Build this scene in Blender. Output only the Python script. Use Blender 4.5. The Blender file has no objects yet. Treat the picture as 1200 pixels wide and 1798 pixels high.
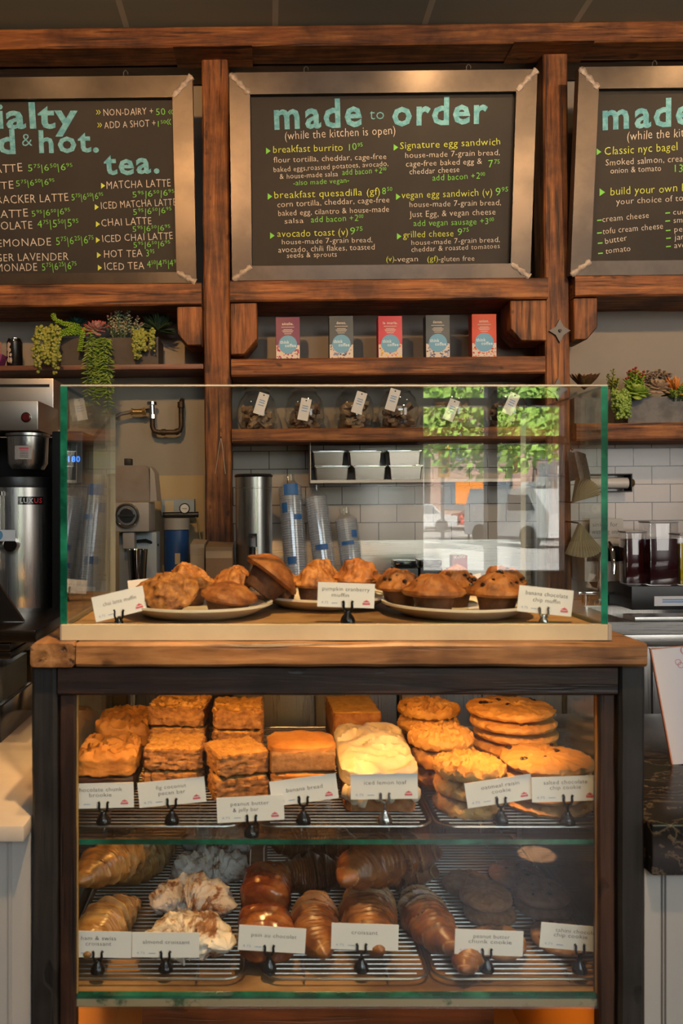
import bpy, bmesh, math, random, re
from mathutils import Vector, Matrix, Euler, noise
V = Vector
R = math.radians
random.seed(7)
scene = bpy.context.scene
COL = scene.collection

# ------------------------------------------------------------------ camera, world, sun, large lights, exposure
F, CX, CY, H = 1400.0, 470.0, 883.0, 1.42          # focal length and principal point in pixels of the 1200x1798 frame, eye height
cam_d = bpy.data.cameras.new('camera')
cam = bpy.data.objects.new('camera', cam_d); COL.objects.link(cam)
cam.location = (0, 0, H); cam.rotation_euler = (R(90), 0, 0)
cam_d.sensor_fit = 'VERTICAL'; cam_d.sensor_height = 36.0; cam_d.sensor_width = 24.0
cam_d.lens = 36.0 * F / 1798.0
cam_d.shift_x = (600 - CX) / 1798.0
cam_d.shift_y = -(899 - CY) / 1798.0
cam_d.clip_start = 0.05; cam_d.clip_end = 300
cam_d.dof.use_dof = True; cam_d.dof.focus_distance = 2.7; cam_d.dof.aperture_fstop = 8.0
scene.camera = cam
vs = scene.view_settings
vs.view_transform = 'Standard'; vs.look = 'None'; vs.gamma = 1.0; vs.use_curve_mapping = False
vs.exposure = -0.1
scene.cycles.transparent_max_bounces = 40
scene.cycles.max_bounces = 10
scene.cycles.sample_clamp_indirect = 6.0
scene.cycles.caustics_reflective = False
scene.cycles.caustics_refractive = False

wd = bpy.data.worlds.new('sky'); scene.world = wd; wd.use_nodes = True
wn = wd.node_tree.nodes; wl = wd.node_tree.links
bgn = wn['Background']
sky = wn.new('ShaderNodeTexSky'); sky.sky_type = 'NISHITA'; sky.sun_disc = False
sky.sun_elevation = R(50); sky.sun_rotation = R(180); sky.dust_density = 2.5
wl.new(sky.outputs[0], bgn.inputs[0]); bgn.inputs[1].default_value = 1.1

def lamp(name, kind, loc, energy, color, target=None, size=None, size_y=None, angle=None, blend=0.5, spread=None, radius=None):
    d = bpy.data.lights.new(name, kind); d.energy = energy; d.color = color
    o = bpy.data.objects.new(name, d); COL.objects.link(o); o.location = loc
    if target is not None:
        o.rotation_euler = (V(target) - V(loc)).to_track_quat('-Z', 'Y').to_euler()
    if kind == 'AREA':
        d.shape = 'RECTANGLE'; d.size = size; d.size_y = size_y or size
        if spread: d.spread = spread
    if kind == 'SPOT':
        d.spot_size = angle; d.spot_blend = blend
    if radius is not None: d.shadow_soft_size = radius
    return o

WARM = (1.0, 0.62, 0.30)
AMBER = (1.0, 0.42, 0.085)
DAY = (0.80, 0.90, 1.0)
sun = bpy.data.lights.new('sun', 'SUN'); sun.energy = 105.0; sun.angle = R(0.6); sun.color = (1.0, 0.93, 0.82)
so = bpy.data.objects.new('sun', sun); COL.objects.link(so); so.rotation_euler = (V((-0.35, -0.75, -0.85))).to_track_quat('-Z', 'Y').to_euler()
# daylight from the right, and soft fills added behind the viewer
lamp('daylight_right_window', 'AREA', (3.6, -1.6, 2.2), 46, (1.0, 0.95, 0.88), (0.6, 3.0, 1.2), 1.6, 2.2)
lamp('ceiling_fill_light', 'AREA', (0.2, -0.6, 3.2), 12, (1.0, 0.80, 0.58), (0.2, 1.8, 0.6), 2.4, 1.2)  # unseen soft fill from above, added for general brightness
lamp('front_fill_light', 'AREA', (0.9, -2.7, 2.85), 46, (0.80, 0.89, 1.0), (0.3, 1.2, 0.9), 2.6, 0.7)  # added frontal fill, kept above what the panes reflect; no window there
# warm track spots over the menu boards
for x, y, e in ((0.67, 2.5, 20), (-1.0, 2.3, 5), (1.75, 2.5, 18)):
    lamp('track_spot', 'SPOT', (x, y, 3.2), e, WARM, (x, 3.15, 2.3), angle=R(120), blend=0.8, radius=0.04)
# warm spots over the counter
lamp('counter_spot', 'SPOT', (0.2, 0.40, 3.15), 380, (1.0, 0.6, 0.26), (0.1, 1.35, 1.24), angle=R(34), blend=0.8, radius=0.04)
lamp('wood_wall_spot', 'SPOT', (-0.4, 0.9, 2.95), 170, (1.0, 0.55, 0.22), (-0.6, 3.2, 2.5), angle=R(72), blend=1.0, radius=0.05)
lamp('wood_wall_spot', 'SPOT', (1.5, 0.9, 2.95), 140, (1.0, 0.6, 0.28), (1.2, 3.2, 2.5), angle=R(72), blend=1.0, radius=0.05)
lamp('marble_sun_patch_spot', 'SPOT', (-0.1, 0.9, 3.1), 75, (1.0, 0.55, 0.2), (-0.62, 1.4, 0.95), angle=R(22), blend=0.3, radius=0.02)  # added lamp that stands in for a patch of sunlight on the marble

lamp('floor_sun_patch_spot', 'SPOT', (1.9, -1.6, 3.2), 9000, (1.0, 0.78, 0.52), (1.09, -0.83, 0.0), angle=R(2.6), blend=0.25, radius=0.005)  # added narrow lamp imitating a sun patch on the floor

# ------------------------------------------------------------------ placement
YW = 3.40                                           # the back wall's plane
MW = Matrix.Translation((0, YW, H)) @ Matrix.Rotation(R(-0.4), 4, 'Z') @ Matrix.Rotation(R(-0.45), 4, 'Y') @ Matrix.Translation((0, -YW, -H))
MWI = MW.inverted()
EYE_W = MWI @ V((0, 0, H))

def at(px, py, y):
    return V(((px - CX) / F * y, y, H - (py - CY) / F * y))

def onz(px, py, z):
    y = F * (H - z) / (py - CY)
    return at(px, py, y)

def wray(px, py):
    d = MWI.to_3x3() @ V(((px - CX) / F, 1.0, -(py - CY) / F))
    return EYE_W, d

def wat(px, py, d):
    """point at distance d in front of the back wall, in the back wall's own upright frame"""
    o, r = wray(px, py)
    t = (YW - d - o.y) / r.y
    return o + r * t

WALL_FRAME = [False]
WALL_ROOTS = []

# ------------------------------------------------------------------ object helpers
def _props(o, label, cat, group):
    if label: o['label'] = label
    if cat: o['category'] = cat
    if group: o['group'] = group
    if WALL_FRAME[0] and o.parent is None: WALL_ROOTS.append(o)

def thing(name, label, cat, loc=(0, 0, 0), rot=(0, 0, 0), group=None):
    o = bpy.data.objects.new(name, None); COL.objects.link(o)
    o.empty_display_size = 0.05
    o.location = loc; o.rotation_euler = rot
    _props(o, label, cat, group)
    return o

def part(mb, name, mats, parent, label=None, loc=None, rot=None):
    o = mb.obj(name, mats); o.parent = parent
    if loc is not None: o.location = loc
    if rot is not None: o.rotation_euler = rot
    if label: o['label'] = label
    return o

def solo(mb, name, mats, label, cat, loc=(0, 0, 0), rot=(0, 0, 0), group=None):
    o = mb.obj(name, mats); o.location = loc; o.rotation_euler = rot
    _props(o, label, cat, group)
    return o

def struct(mb, name, mats, loc=(0, 0, 0)):
    o = mb.obj(name, mats); o.location = loc; o['kind'] = 'structure'
    if WALL_FRAME[0]: WALL_ROOTS.append(o)
    return o

def dup(root, loc, rot=None, label=None, scale=None):
    r = root.copy(); COL.objects.link(r); r.location = loc
    if rot is not None: r.rotation_euler = rot
    if scale is not None: r.scale = scale
    if label: r['label'] = label
    if WALL_FRAME[0]: WALL_ROOTS.append(r)
    for ch in list(root.children):
        c = ch.copy(); COL.objects.link(c); c.parent = r
        for g in list(ch.children):
            d = g.copy(); COL.objects.link(d); d.parent = c
    return r

class MB:
    def __init__(s): s.bm = bmesh.new(); s.mi = 0
    def _new(s, verts, faces, mi=None, smooth=True):
        vv = [s.bm.verts.new(v) for v in verts]
        for f in faces:
            try:
                fc = s.bm.faces.new([vv[i] for i in f]); fc.material_index = s.mi if mi is None else mi; fc.smooth = smooth
            except ValueError: pass
        return vv
    def box(s, c, d, rot=None, bevel=0.0, mi=None):
        t = bmesh.new(); bmesh.ops.create_cube(t, size=1.0)
        for v in t.verts: v.co = V((v.co.x * d[0], v.co.y * d[1], v.co.z * d[2]))
        if bevel: bmesh.ops.bevel(t, geom=list(t.edges), offset=bevel, segments=2, affect='EDGES', profile=0.6)
        M = Matrix.Translation(c) @ (Euler(rot).to_matrix().to_4x4() if rot else Matrix())
        s.add(t, M, mi); return s
    def upd(s): s.bm.normal_update(); return s
    def bx(s, x0, x1, y0, y1, z0, z1, bevel=0.0, mi=None):
        return s.box(((x0 + x1) / 2, (y0 + y1) / 2, (z0 + z1) / 2), (abs(x1 - x0), abs(y1 - y0), abs(z1 - z0)), None, bevel, mi)
    def add(s, t, M=None, mi=None):
        t.verts.ensure_lookup_table()
        idx = {}
        for v in t.verts: idx[v] = s.bm.verts.new((M @ v.co) if M else v.co)
        for f in t.faces:
            try:
                nf = s.bm.faces.new([idx[v] for v in f.verts]); nf.material_index = s.mi if mi is None else mi; nf.smooth = True
            except ValueError: pass
        t.free(); return s
    def cyl(s, p0, p1, r0, r1=None, n=20, mi=None, caps=True):
        return s.tube([p0, p1], [r0, r0 if r1 is None else r1], n, mi, caps)
    def tube(s, pts, r, n=10, mi=None, caps=True, closed=False):
        pts = [V(p) for p in pts]; m = len(pts)
        rr = r if isinstance(r, (list, tuple)) else [r] * m
        rings = []; prev = None
        for i, p in enumerate(pts):
            if closed: t = pts[(i + 1) % m] - pts[i - 1]
            else: t = pts[min(i + 1, m - 1)] - pts[max(i - 1, 0)]
            t.normalize()
            if prev is None:
                a = V((0, 0, 1)) if abs(t.z) < 0.9 else V((1, 0, 0))
                u = t.cross(a).normalized()
            else:
                u = (prev - t * prev.dot(t))
                u = u.normalized() if u.length > 1e-6 else t.orthogonal().normalized()
            prev = u; w = t.cross(u)
            rings.append([s.bm.verts.new(p + (u * math.cos(2 * math.pi * k / n) + w * math.sin(2 * math.pi * k / n)) * rr[i]) for k in range(n)])
        mi = s.mi if mi is None else mi
        for i in range(m if closed else m - 1):
            a, b = rings[i], rings[(i + 1) % m]
            for k in range(n):
                try:
                    f = s.bm.faces.new((a[k], a[(k + 1) % n], b[(k + 1) % n], b[k])); f.material_index = mi; f.smooth = True
                except ValueError: pass
        if caps and not closed:
            for rg, rv in ((rings[0], True), (rings[-1], False)):
                f = s.bm.faces.new(rg[::-1] if rv else rg); f.material_index = mi; f.smooth = True
        return s
    def lathe(s, prof, c=(0, 0, 0), n=28, mi=None, M=None, wob=None):
        """profile of (r, z) from bottom to top; r=0 closes to a point"""
        c = V(c); rings = []
        for j, (r, z) in enumerate(prof):
            if r <= 1e-6:
                p = V((0, 0, z)); p = (M @ p if M else p) + c
                rings.append([s.bm.verts.new(p)]); continue
            ring = []
            for k in range(n):
                a = 2 * math.pi * k / n
                q = r * (wob(a, j, r, z) if wob else 1.0)
                p = V((q * math.cos(a), q * math.sin(a), z)); p = (M @ p if M else p) + c
                ring.append(s.bm.verts.new(p))
            rings.append(ring)
        mi = s.mi if mi is None else mi
        for a, b in zip(rings, rings[1:]):
            for k in range(n):
                k2 = (k + 1) % n
                if len(a) == 1 and len(b) == 1: continue
                q = (a[0], b[k2], b[k]) if len(a) == 1 else ((a[k], a[k2], b[0]) if len(b) == 1 else (a[k], a[k2], b[k2], b[k]))
                f = s.bm.faces.new(q); f.material_index = mi; f.smooth = True
        return s
    def prism(s, poly, axis, a, b, mi=None):
        """poly of 2D points; extruded along axis ('x': poly is (y,z); 'y': (x,z); 'z': (x,y)) from a to b"""
        def P(p, t):
            return {'x': (t, p[0], p[1]), 'y': (p[0], t, p[1]), 'z': (p[0], p[1], t)}[axis]
        lo = [s.bm.verts.new(P(p, a)) for p in poly]; hi = [s.bm.verts.new(P(p, b)) for p in poly]
        n = len(poly); mi = s.mi if mi is None else mi
        fs = [s.bm.faces.new(lo[::-1]), s.bm.faces.new(hi)]
        for k in range(n): fs.append(s.bm.faces.new((lo[k], lo[(k + 1) % n], hi[(k + 1) % n], hi[k])))
        for f in fs: f.material_index = mi; f.smooth = True
        return s
    def blob(s, c, r, amp=0.1, freq=3.0, seed=0, sub=3, M=None, mi=None, flat=None, shape=None):
        t = bmesh.new(); bmesh.ops.create_icosphere(t, subdivisions=sub, radius=1.0)
        off = V((seed * 3.17, seed * 1.71, seed * 2.37))
        for v in t.verts:
            p = v.co.copy()
            if shape: p = shape(p)
            k = 1 + amp * noise.fractal(v.co * freq + off, 0.8, 2.1, 3)
            p = V((p.x * r[0] * k, p.y * r[1] * k, p.z * r[2] * k))
            if flat is not None and p.z < flat: p.z = flat
            v.co = p
        T = Matrix.Translation(c) @ (M if M else Matrix())
        return s.add(t, T, mi)
    def cake(s, c, d, amp=0.004, freq=40, seed=0, cuts=9, top_amp=None, rot=None, mi=None, bevel=0.25, dome=0.0, mi_top=None, wave=None):
        """a crumbly block: a rounded box with noise on it; c is the centre of its underside"""
        t = bmesh.new(); bmesh.ops.create_cube(t, size=2.0)
        bmesh.ops.subdivide_edges(t, edges=list(t.edges), cuts=cuts, use_grid_fill=True)
        off = V((seed * 5.1, seed * 2.3, seed * 7.7))
        ta = amp if top_amp is None else top_amp
        tops = {}
        for f in t.faces:
            tops[f] = f.normal.z > 0.7
        for v in t.verts:
            p = v.co.copy()
            q = V((abs(p.x), abs(p.y), abs(p.z)))
            e = bevel
            inn = V((math.copysign(min(q.x, 1 - e), p.x), math.copysign(min(q.y, 1 - e), p.y), math.copysign(min(q.z, 1 - e), p.z)))
            dd = p - inn
            if dd.length > 1e-6: p = inn + dd.normalized() * e * min(1.0, dd.length / e)
            top = max(0.0, (p.z - 0.2) / 0.8)
            w = V((p.x * d[0] / 2, p.y * d[1] / 2, p.z * d[2] / 2))
            if dome: w.z += dome * top * (1 - p.x * p.x) * (1 - 0.5 * p.y * p.y)
            nn = noise.fractal(w * freq + off, 0.7, 2.0, 4)
            a = amp + (ta - amp) * top
            dirn = V((p.x, p.y, p.z * 1.0)).normalized()
            w += dirn * a * nn
            if wave:
                qv = V((w.x, w.y, 0)) * wave[1] + off; qv += noise.noise_vector(qv * .6) * wave[2]
                w.z += wave[0] * top * (1 - 2 * abs(noise.noise(qv)) - .3)
            if w.z < -d[2] / 2: w.z = -d[2] / 2
            v.co = w + V((0, 0, d[2] / 2))
        M = Matrix.Translation(c) @ (Euler(rot).to_matrix().to_4x4() if rot else Matrix())
        m0 = s.mi if mi is None else mi
        idx = {}
        for v in t.verts: idx[v] = s.bm.verts.new(M @ v.co)
        for f in t.faces:
            nf = s.bm.faces.new([idx[v] for v in f.verts]); nf.smooth = True
            nf.material_index = mi_top if (mi_top is not None and tops[f]) else m0
        t.free(); return s
    def obj(s, name, mats, ang=38):
        bmesh.ops.recalc_face_normals(s.bm, faces=list(s.bm.faces))
        me = bpy.data.meshes.new(name); s.bm.to_mesh(me); s.bm.free()
        for m in (mats if isinstance(mats, (list, tuple)) else [mats]): me.materials.append(m)
        try: me.set_sharp_from_angle(angle=R(ang))
        except Exception: pass
        o = bpy.data.objects.new(name, me); COL.objects.link(o)
        return o

# ------------------------------------------------------------------ materials
def nd(nt, typ, **kw):
    n = nt.nodes.new(typ)
    for k, v in kw.items(): setattr(n, k, v)
    return n

def base_mat(name):
    m = bpy.data.materials.new(name); m.use_nodes = True
    nt = m.node_tree; b = nt.nodes['Principled BSDF']
    return m, nt, b

def coords(nt, scale=(1, 1, 1), rnd=False, kind='Object'):
    tc = nd(nt, 'ShaderNodeTexCoord'); mp = nd(nt, 'ShaderNodeMapping')
    mp.inputs['Scale'].default_value = scale
    nt.links.new(tc.outputs[kind], mp.inputs['Vector'])
    if rnd:
        oi = nd(nt, 'ShaderNodeObjectInfo'); mu = nd(nt, 'ShaderNodeMath', operation='MULTIPLY'); mu.inputs[1].default_value = 37.0
        nt.links.new(oi.outputs['Random'], mu.inputs[0])
        cb = nd(nt, 'ShaderNodeCombineXYZ')
        for i in range(3): nt.links.new(mu.outputs[0], cb.inputs[i])
        nt.links.new(cb.outputs[0], mp.inputs['Location'])
    return mp.outputs[0]

def ramp(nt, fac, stops):
    r = nd(nt, 'ShaderNodeValToRGB'); e = r.color_ramp.elements
    while len(e) < len(stops): e.new(0.5)
    for i, (p, c) in enumerate(stops):
        e[i].position = p; e[i].color = (c[0], c[1], c[2], 1)
    nt.links.new(fac, r.inputs[0]); return r.outputs[0]

def noise_tex(nt, vec, scale, detail=4, rough=0.6, dist=0.0):
    n = nd(nt, 'ShaderNodeTexNoise'); n.inputs['Scale'].default_value = scale
    n.inputs['Detail'].default_value = detail; n.inputs['Roughness'].default_value = rough; n.inputs['Distortion'].default_value = dist
    nt.links.new(vec, n.inputs['Vector']); return n.outputs['Fac']

def bump(nt, b, h, strength=0.3, dist=0.002):
    n = nd(nt, 'ShaderNodeBump'); n.inputs['Strength'].default_value = strength; n.inputs['Distance'].default_value = dist
    nt.links.new(h, n.inputs['Height']); nt.links.new(n.outputs[0], b.inputs['Normal'])

def M(name, col, rough=0.5, metal=0.0, c2=None, ns=20, lo=0.4, hi=0.65, bs=None, bstr=0.3, bd=0.002, coat=0, sss=0, emit=None, es=0, detail=5, rnd=False, spec=None):
    m, nt, b = base_mat(name)
    b.inputs['Base Color'].default_value = (*col, 1); b.inputs['Roughness'].default_value = rough; b.inputs['Metallic'].default_value = metal
    if spec is not None: b.inputs['Specular IOR Level'].default_value = spec
    if coat: b.inputs['Coat Weight'].default_value = coat; b.inputs['Coat Roughness'].default_value = 0.15
    if sss: b.inputs['Subsurface Weight'].default_value = sss; b.inputs['Subsurface Scale'].default_value = 0.004
    if emit: b.inputs['Emission Color'].default_value = (*emit, 1); b.inputs['Emission Strength'].default_value = es
    if c2 is not None or bs:
        vec = coords(nt, rnd=rnd)
    if c2 is not None:
        f = noise_tex(nt, vec, ns, detail)
        nt.links.new(ramp(nt, f, [(lo, col), (hi, c2)]), b.inputs['Base Color'])
    if bs: bump(nt, b, noise_tex(nt, vec, bs, 5, 0.65), bstr, bd)
    return m

def wood(name, cols, axis='x', rough=0.65, stretch=14, scale=4.0, bstr=0.45, crack=0.85):
    m, nt, b = base_mat(name)
    sc = {'x': (1, stretch, stretch), 'y': (stretch, 1, stretch), 'z': (stretch, stretch, 1)}[axis]
    vec = coords(nt, sc, True)
    g = noise_tex(nt, vec, scale, 8, 0.62, 0.4)
    vec2 = coords(nt, (1, 1, 1), True)
    st = noise_tex(nt, vec2, 5.5, 4, 0.6)
    c1 = ramp(nt, g, [(0.28, cols[0]), (0.5, cols[1]), (0.72, cols[2])])
    sr = ramp(nt, st, [(0.36, (0.42, 0.38, 0.36)), (0.55, (1, 1, 1)), (0.75, (1.2, 1.12, 1.0))])
    mx = nd(nt, 'ShaderNodeMix', data_type='RGBA', blend_type='MULTIPLY'); mx.inputs[0].default_value = 1.0
    nt.links.new(c1, mx.inputs[6]); nt.links.new(sr, mx.inputs[7])
    sc2 = {'x': (1, 22, 22), 'y': (22, 1, 22), 'z': (22, 22, 1)}[axis]
    cr = noise_tex(nt, coords(nt, sc2, True), 3.0, 3, 0.5, 0.2)
    cm = ramp(nt, cr, [(0.33, (0.12, 0.1, 0.09)), (0.40, (1, 1, 1))])
    kn = noise_tex(nt, coords(nt, {'x': (0.5, 1, 1), 'y': (1, 0.5, 1), 'z': (1, 1, 0.5)}[axis], True), 26, 2, 0.4)
    km = ramp(nt, kn, [(0.24, (0.10, 0.07, 0.05)), (0.30, (1, 1, 1))])
    kx = nd(nt, 'ShaderNodeMix', data_type='RGBA', blend_type='MULTIPLY'); kx.inputs[0].default_value = crack
    nt.links.new(cm, kx.inputs[6]); nt.links.new(km, kx.inputs[7]); cm = kx.outputs[2]
    mx2 = nd(nt, 'ShaderNodeMix', data_type='RGBA', blend_type='MULTIPLY'); mx2.inputs[0].default_value = crack
    nt.links.new(mx.outputs[2], mx2.inputs[6]); nt.links.new(cm, mx2.inputs[7])
    nt.links.new(mx2.outputs[2], b.inputs['Base Color'])
    b.inputs['Roughness'].default_value = rough
    ad = nd(nt, 'ShaderNodeMath', operation='ADD'); nt.links.new(g, ad.inputs[0]); nt.links.new(cm, ad.inputs[1])
    bump(nt, b, ad.outputs[0], bstr, 0.003)
    return m

def thin_glass(name, tint=(0.96, 0.985, 0.975), boost=1.0, rough=0.0):
    """a pane thin enough not to bend what is behind it: both of its faces reflect, the rest passes through"""
    m = bpy.data.materials.new(name); m.use_nodes = True; nt = m.node_tree; nt.nodes.clear()
    out = nd(nt, 'ShaderNodeOutputMaterial'); mix = nd(nt, 'ShaderNodeMixShader')
    tr = nd(nt, 'ShaderNodeBsdfTransparent'); gl = nd(nt, 'ShaderNodeBsdfGlossy')
    tr.inputs[0].default_value = (*tint, 1); gl.inputs['Roughness'].default_value = rough; gl.inputs[0].default_value = (1, 1, 1, 1)
    fr = nd(nt, 'ShaderNodeFresnel'); ge = nd(nt, 'ShaderNodeNewGeometry'); io = nd(nt, 'ShaderNodeMapRange')
    io.inputs[3].default_value = 1.5; io.inputs[4].default_value = 1 / 1.5          # leaving through the back face is the same thin pane
    nt.links.new(ge.outputs['Backfacing'], io.inputs[0]); nt.links.new(io.outputs[0], fr.inputs[0])
    mu = nd(nt, 'ShaderNodeMath', operation='MULTIPLY', use_clamp=True); mu.inputs[1].default_value = boost
    nt.links.new(fr.outputs[0], mu.inputs[0]); nt.links.new(mu.outputs[0], mix.inputs[0])
    nt.links.new(tr.outputs[0], mix.inputs[1]); nt.links.new(gl.outputs[0], mix.inputs[2]); nt.links.new(mix.outputs[0], out.inputs[0])
    return m

def cloudy_plastic(name, col, through=0.6):
    m = bpy.data.materials.new(name); m.use_nodes = True; nt = m.node_tree; nt.nodes.clear()
    out = nd(nt, 'ShaderNodeOutputMaterial'); mix = nd(nt, 'ShaderNodeMixShader'); mix.inputs[0].default_value = 1 - through
    tr = nd(nt, 'ShaderNodeBsdfTransparent'); tr.inputs[0].default_value = (0.95, 0.96, 0.98, 1)
    p = nd(nt, 'ShaderNodeBsdfPrincipled'); p.inputs['Base Color'].default_value = (*col, 1); p.inputs['Roughness'].default_value = 0.15
    nt.links.new(tr.outputs[0], mix.inputs[1]); nt.links.new(p.outputs[0], mix.inputs[2]); nt.links.new(mix.outputs[0], out.inputs[0])
    return m

def brushed(name, col, axis='z', rough=0.28):
    m, nt, b = base_mat(name)
    sc = {'x': (1, 60, 60), 'z': (60, 60, 1)}[axis]
    g = noise_tex(nt, coords(nt, sc), 6, 3, 0.5)
    b.inputs['Metallic'].default_value = 1.0
    nt.links.new(ramp(nt, g, [(0.3, tuple(c * 0.85 for c in col)), (0.7, col)]), b.inputs['Base Color'])
    rr = nd(nt, 'ShaderNodeMapRange'); rr.inputs[3].default_value = rough * 0.8; rr.inputs[4].default_value = rough * 1.3
    nt.links.new(g, rr.inputs[0]); nt.links.new(rr.outputs[0], b.inputs['Roughness'])
    return m

def tile_mat(name, z0, bw, rh, x0):
    m, nt, b = base_mat(name)
    tc = nd(nt, 'ShaderNodeTexCoord'); sp = nd(nt, 'ShaderNodeSeparateXYZ'); nt.links.new(tc.outputs['Object'], sp.inputs[0])
    cb = nd(nt, 'ShaderNodeCombineXYZ')
    ax = nd(nt, 'ShaderNodeMath', operation='SUBTRACT'); ax.inputs[1].default_value = x0
    az = nd(nt, 'ShaderNodeMath', operation='SUBTRACT'); az.inputs[1].default_value = z0
    nt.links.new(sp.outputs[0], ax.inputs[0]); nt.links.new(sp.outputs[2], az.inputs[0])
    nt.links.new(ax.outputs[0], cb.inputs[0]); nt.links.new(az.outputs[0], cb.inputs[1])
    br = nd(nt, 'ShaderNodeTexBrick'); nt.links.new(cb.outputs[0], br.inputs['Vector'])
    br.inputs['Color1'].default_value = (0.46, 0.41, 0.365, 1); br.inputs['Color2'].default_value = (0.43, 0.385, 0.34, 1)
    br.inputs['Mortar'].default_value = (0.05, 0.04, 0.035, 1)
    br.inputs['Scale'].default_value = 1.0; br.inputs['Mortar Size'].default_value = 0.0016; br.inputs['Mortar Smooth'].default_value = 0.1
    br.inputs['Brick Width'].default_value = bw; br.inputs['Row Height'].default_value = rh
    nt.links.new(br.outputs[0], b.inputs['Base Color'])
    b.inputs['Roughness'].default_value = 0.12
    inv = nd(nt, 'ShaderNodeMath', operation='SUBTRACT'); inv.inputs[0].default_value = 1.0; nt.links.new(br.outputs['Fac'], inv.inputs[1])
    bump(nt, b, inv.outputs[0], 0.6, 0.0015)
    return m

def plank_mat(name, ang=0.5):
    m, nt, b = base_mat(name)
    tc = nd(nt, 'ShaderNodeTexCoord'); mp = nd(nt, 'ShaderNodeMapping'); mp.inputs['Rotation'].default_value = (0, 0, ang)
    nt.links.new(tc.outputs['Object'], mp.inputs[0])
    br = nd(nt, 'ShaderNodeTexBrick'); nt.links.new(mp.outputs[0], br.inputs['Vector'])
    br.inputs['Color1'].default_value = (0.30, 0.19, 0.12, 1); br.inputs['Color2'].default_value = (0.2, 0.12, 0.075, 1); br.inputs['Mortar'].default_value = (0.01, 0.008, 0.006, 1)
    br.inputs['Scale'].default_value = 1; br.inputs['Brick Width'].default_value = 1.6; br.inputs['Row Height'].default_value = 0.085; br.inputs['Mortar Size'].default_value = 0.003
    g = noise_tex(nt, coords(nt, (3, 30, 1)), 2, 6)
    mx = nd(nt, 'ShaderNodeMix', data_type='RGBA', blend_type='MULTIPLY'); mx.inputs[0].default_value = 0.8
    nt.links.new(br.outputs[0], mx.inputs[6]); nt.links.new(ramp(nt, g, [(0.3, (0.45, 0.42, 0.4)), (0.7, (1.3, 1.2, 1.1))]), mx.inputs[7])
    nt.links.new(mx.outputs[2], b.inputs['Base Color']); b.inputs['Roughness'].default_value = 0.35
    return m

def pearl_leaf(name, c1, c2, rough=0.45):
    m, nt, b = base_mat(name)
    g = noise_tex(nt, coords(nt, (1, 1, 1), True), 28, 3)
    nt.links.new(ramp(nt, g, [(0.35, c1), (0.65, c2)]), b.inputs['Base Color'])
    b.inputs['Roughness'].default_value = rough; b.inputs['Subsurface Weight'].default_value = 0.0
    return m

# ------------------------------------------------------------------ lettering (built in font, glyph by glyph)
_G = {}
CHARS = 'abcdefghijklmnopqrstuvwxyzABCDEFGHIJKLMNOPQRSTUVWXYZ0123456789&()|+-,.\'$%!:/'
def _meas(s, off):
    cu = bpy.data.curves.new('t', 'FONT'); cu.body = s; cu.size = 1.0; cu.offset = off; cu.resolution_u = 2
    o = bpy.data.objects.new('t', cu); COL.objects.link(o)
    dg = bpy.context.evaluated_depsgraph_get(); dg.update()
    me = o.evaluated_get(dg).to_mesh()
    vs_ = [(v.co.x, v.co.y) for v in me.vertices]; fs = [tuple(p.vertices) for p in me.polygons]
    o.evaluated_get(dg).to_mesh_clear()
    bpy.data.objects.remove(o); bpy.data.curves.remove(cu)
    return vs_, fs
for off in (-0.01, 0.026):
    w0 = max(v[0] for v in _meas('||', off)[0])
    for ch in CHARS:
        v, f = _meas(ch, off)
        adv = max(q[0] for q in _meas('|' + ch + '|', off)[0]) - w0
        _G[(ch, off)] = (v, f, adv)
    _G[(' ', off)] = ([], [], 0.3)

def layout(s, bold=False, jit=0.0):
    """[(verts, faces)] and total width of a line; ^ toggles raised small figures"""
    off = 0.026 if bold else -0.01
    x = 0.0; sup = False; out = []; rnd = random.Random(hash(s) % 9973 if False else sum(map(ord, s)))
    for ch in s:
        if ch == '^': sup = not sup; continue
        v, f, adv = _G.get((ch, off), _G[('-', off)])
        k = 0.58 if sup else 1.0; dy = 0.32 if sup else 0.0
        a = (rnd.random() - 0.5) * jit * 0.16; q = 1 + (rnd.random() - 0.5) * jit * 0.12; dy += (rnd.random() - 0.5) * jit * 0.05
        ca, sa = math.cos(a), math.sin(a)
        out.append(([(x + k * q * (p[0] * ca - p[1] * sa), dy + k * q * (p[0] * sa + p[1] * ca)) for p in v], f))
        x += adv * k * (1.14 if bold else 1.05)
    xs = [p[0] for vv, _ in out for p in vv]
    return out, (min(xs) if xs else 0), (max(xs) if xs else 1)

def letter(mb, s, to3, p0, p1, h, bold=False, jit=0.0, mi=None):
    """fits line s between the 2D points p0, p1 (its baseline) with capital height h; to3 maps 2D to 3D"""
    gl, xa, xb = layout(s, bold, jit)
    d = V((p1[0] - p0[0], p1[1] - p0[1])); L = d.length; d.normalize(); n = V((-d.y, d.x))
    k = L / max(1e-6, xb - xa); hk = h / 0.70
    for vv, ff in gl:
        if not vv: continue
        pts = []
        for x, y in vv:
            q = V(p0) + d * ((x - xa) * k) + n * (y * hk)
            pts.append(to3(q.x, q.y))
        mb._new(pts, ff, mi)
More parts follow.
